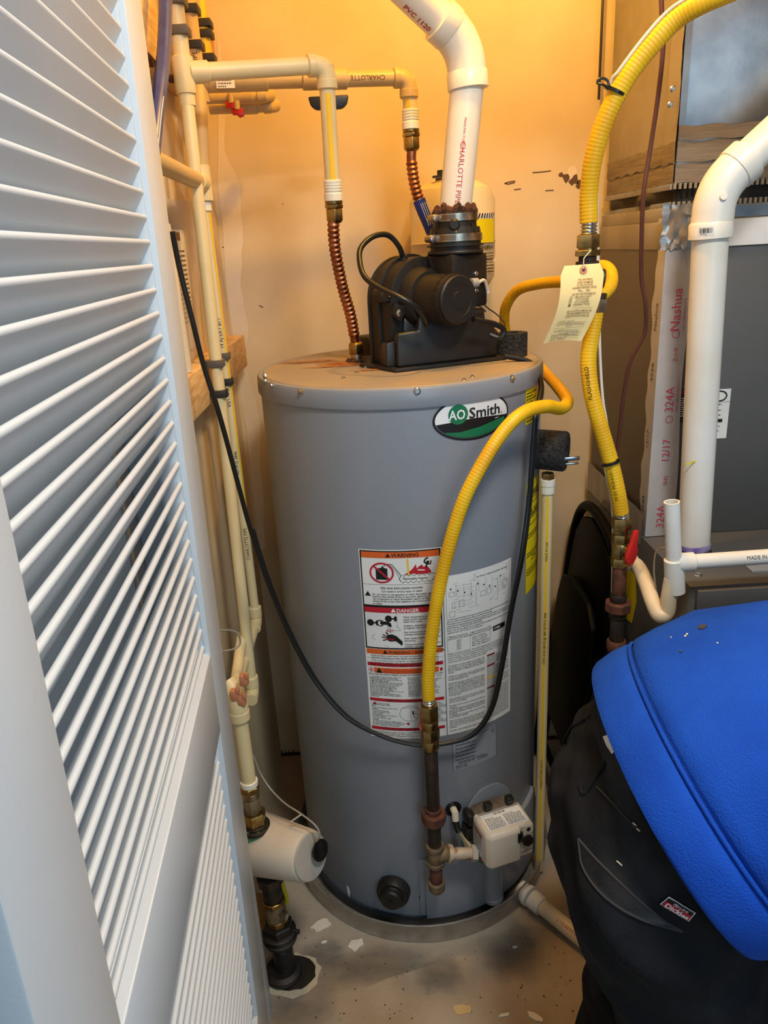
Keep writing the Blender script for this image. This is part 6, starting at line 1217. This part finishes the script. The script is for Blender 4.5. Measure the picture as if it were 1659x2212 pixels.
# maker's patch
cnr = [(1430, 1951), (1447, 1937), (1500, 1969), (1487, 1984)]       # bottom-left, top-left, top-right, bottom-right
def lfn(u, v, l=0.):
    x = (1-v)*((1-u)*cnr[0][0]+u*cnr[3][0])+v*((1-u)*cnr[1][0]+u*cnr[2][0]); y = (1-v)*((1-u)*cnr[0][1]+u*cnr[3][1])+v*((1-u)*cnr[1][1]+u*cnr[2][1])
    return hit(x, y, lift=.0025+l) or at(x, y, Y=.62)
m_ = MB(); m_.grid(lambda a, c: lfn(-.04+1.08*a, -.08+1.16*c), 8, 2); mp_ = m_.build('logo_patch', 'label_white', pants)
m_ = MB(); m_.grid(lambda a, c: lfn(.0+1.0*a, .0+1.0*c, .0006), 8, 2); m_.build('logo_field', 'p_black', mp_)
m_ = MB(); m_.grid(lambda a, c: lfn(.01+.98*a, .02+.60*c, .0012), 8, 2); m_.build('logo_band', 'p_red', mp_)
g = MB(); text_mb(g, 'Dickies', .62, .08, .12, lambda u, v, l: lfn(u, v, .0020), 'LEFT', 0, .84, off=.03); text_mb(g, 'GENUINE', .30, .25, .68, lambda u, v, l: lfn(u, v, .0020), 'LEFT', 0, .55); o = g.build('logo_print', 'label_white', mp_); o['kind'] = 'stuff'
for px, py, a in ((1339, 1865, 10), (1372, 1780, 6), (1380, 1792, 6)): seam('lint', [(px-a*.6, py-a*.5), (px, py), (px+a*.6, py+a*.5)], .0009, 'paint_flake', pants)
# --- sweatshirt
swf = MB(); prof = [(.055, .90), (.012, .93), (.0, .965), (-.001, .985), (.006, 1.0), (.030, 1.012), (.052, 1.008), (.058, .978), (.063, .978), (.070, 1.018), (.10, 1.035), (.16, 1.045), (.24, 1.03), (.32, 1.01), (.40, .97), (.46, .80), (.50, .56), (.53, .42), (.55, .36)]
rings = []
for s, k in prof:
    wv = .010*min(1, max(0, s-.05)/.08)
    def fq_(t, s=s, k=k, wv=wv): return k*(1+wv*(sin(t*3+s*26)+.7*sin(t*7-s*41+1)+.4*sin(t*13+s*60))+.05*max(0, -cos(t))*min(1, max(0, s)/.05)*(1 if s < .3 else .4))
    rings.append(ell_ring(cen(s), PN, PL, RN, RL, 72, fq_))
fine = []
for r0_, r1_ in zip(rings, rings[1:]):
    for q in range(2): fine.append([a.lerp(c, q/2) for a, c in zip(r0_, r1_)])
fine.append(rings[-1]); swf.loft(fine, caps=False); sw = swf.build('sweatshirt', 'hoodie', per, recalc=True, sharp=80)
bv2 = BVHTree.FromPolygons(swf.v, swf.f)
MB().tube([cen(.0605)+PN*RN*.998*cos(2*pi*k/60)*(1+.05*max(0, -cos(2*pi*k/60)))+PL*RL*.998*sin(2*pi*k/60)*(1+.05*max(0, -cos(2*pi*k/60))) for k in range(61)], .0028, 8).build('hem_seam', 'hoodie', sw)
for s, (S0, E, W) in zip((-1, 1), arms):
    q = MB(); limb(q, [S0-PL*.04*s-PT*.05, S0, E, E.lerp(W, .9)], [.10, .086, .070, .046], 24); solidify(q, 'sleeve', 'hoodie', sw, .010, 6)
for px, py, a, m in ((1519, 1354, 9, 'p_grey'), (1513, 1357, 6, 'p_grey'), (1472, 1408, 4, 'p_grey'), (1481, 1375, 3, 'paint_flake'), (1484, 1371, 3, 'paint_flake'), (1550, 1390, 2.5, 'paint_flake'), (1450, 1378, 2, 'paint_flake')):
    P = [hit(px+a*cos(2*pi*k/9)*random.uniform(.5, 1.2), py+a*.7*sin(2*pi*k/9)*random.uniform(.5, 1.2), bv2, .0012) for k in range(9)]
    if all(p is not None for p in P): m_ = MB(); m_.add(P, [tuple(range(9))]); m_.build('speck', m, sw)
# shirt tail showing at the waist: plain pale patch
P = [hit(*p, lift=.003) for p in ((1306, 1592), (1320, 1588), (1331, 1600), (1333, 1622), (1326, 1630), (1314, 1612))]
if all(p is not None for p in P): m_ = MB(); m_.add(P, [tuple(range(6))]); m_.build('waist_patch', 'label_white', pants)
for o in list(bpy.data.objects):
    if o.parent and o.type == 'MESH' and ('print' in o.name or o.name.split('.')[0] in ('diagram', 'mark', 'handwriting')): o['kind'] = 'stuff'
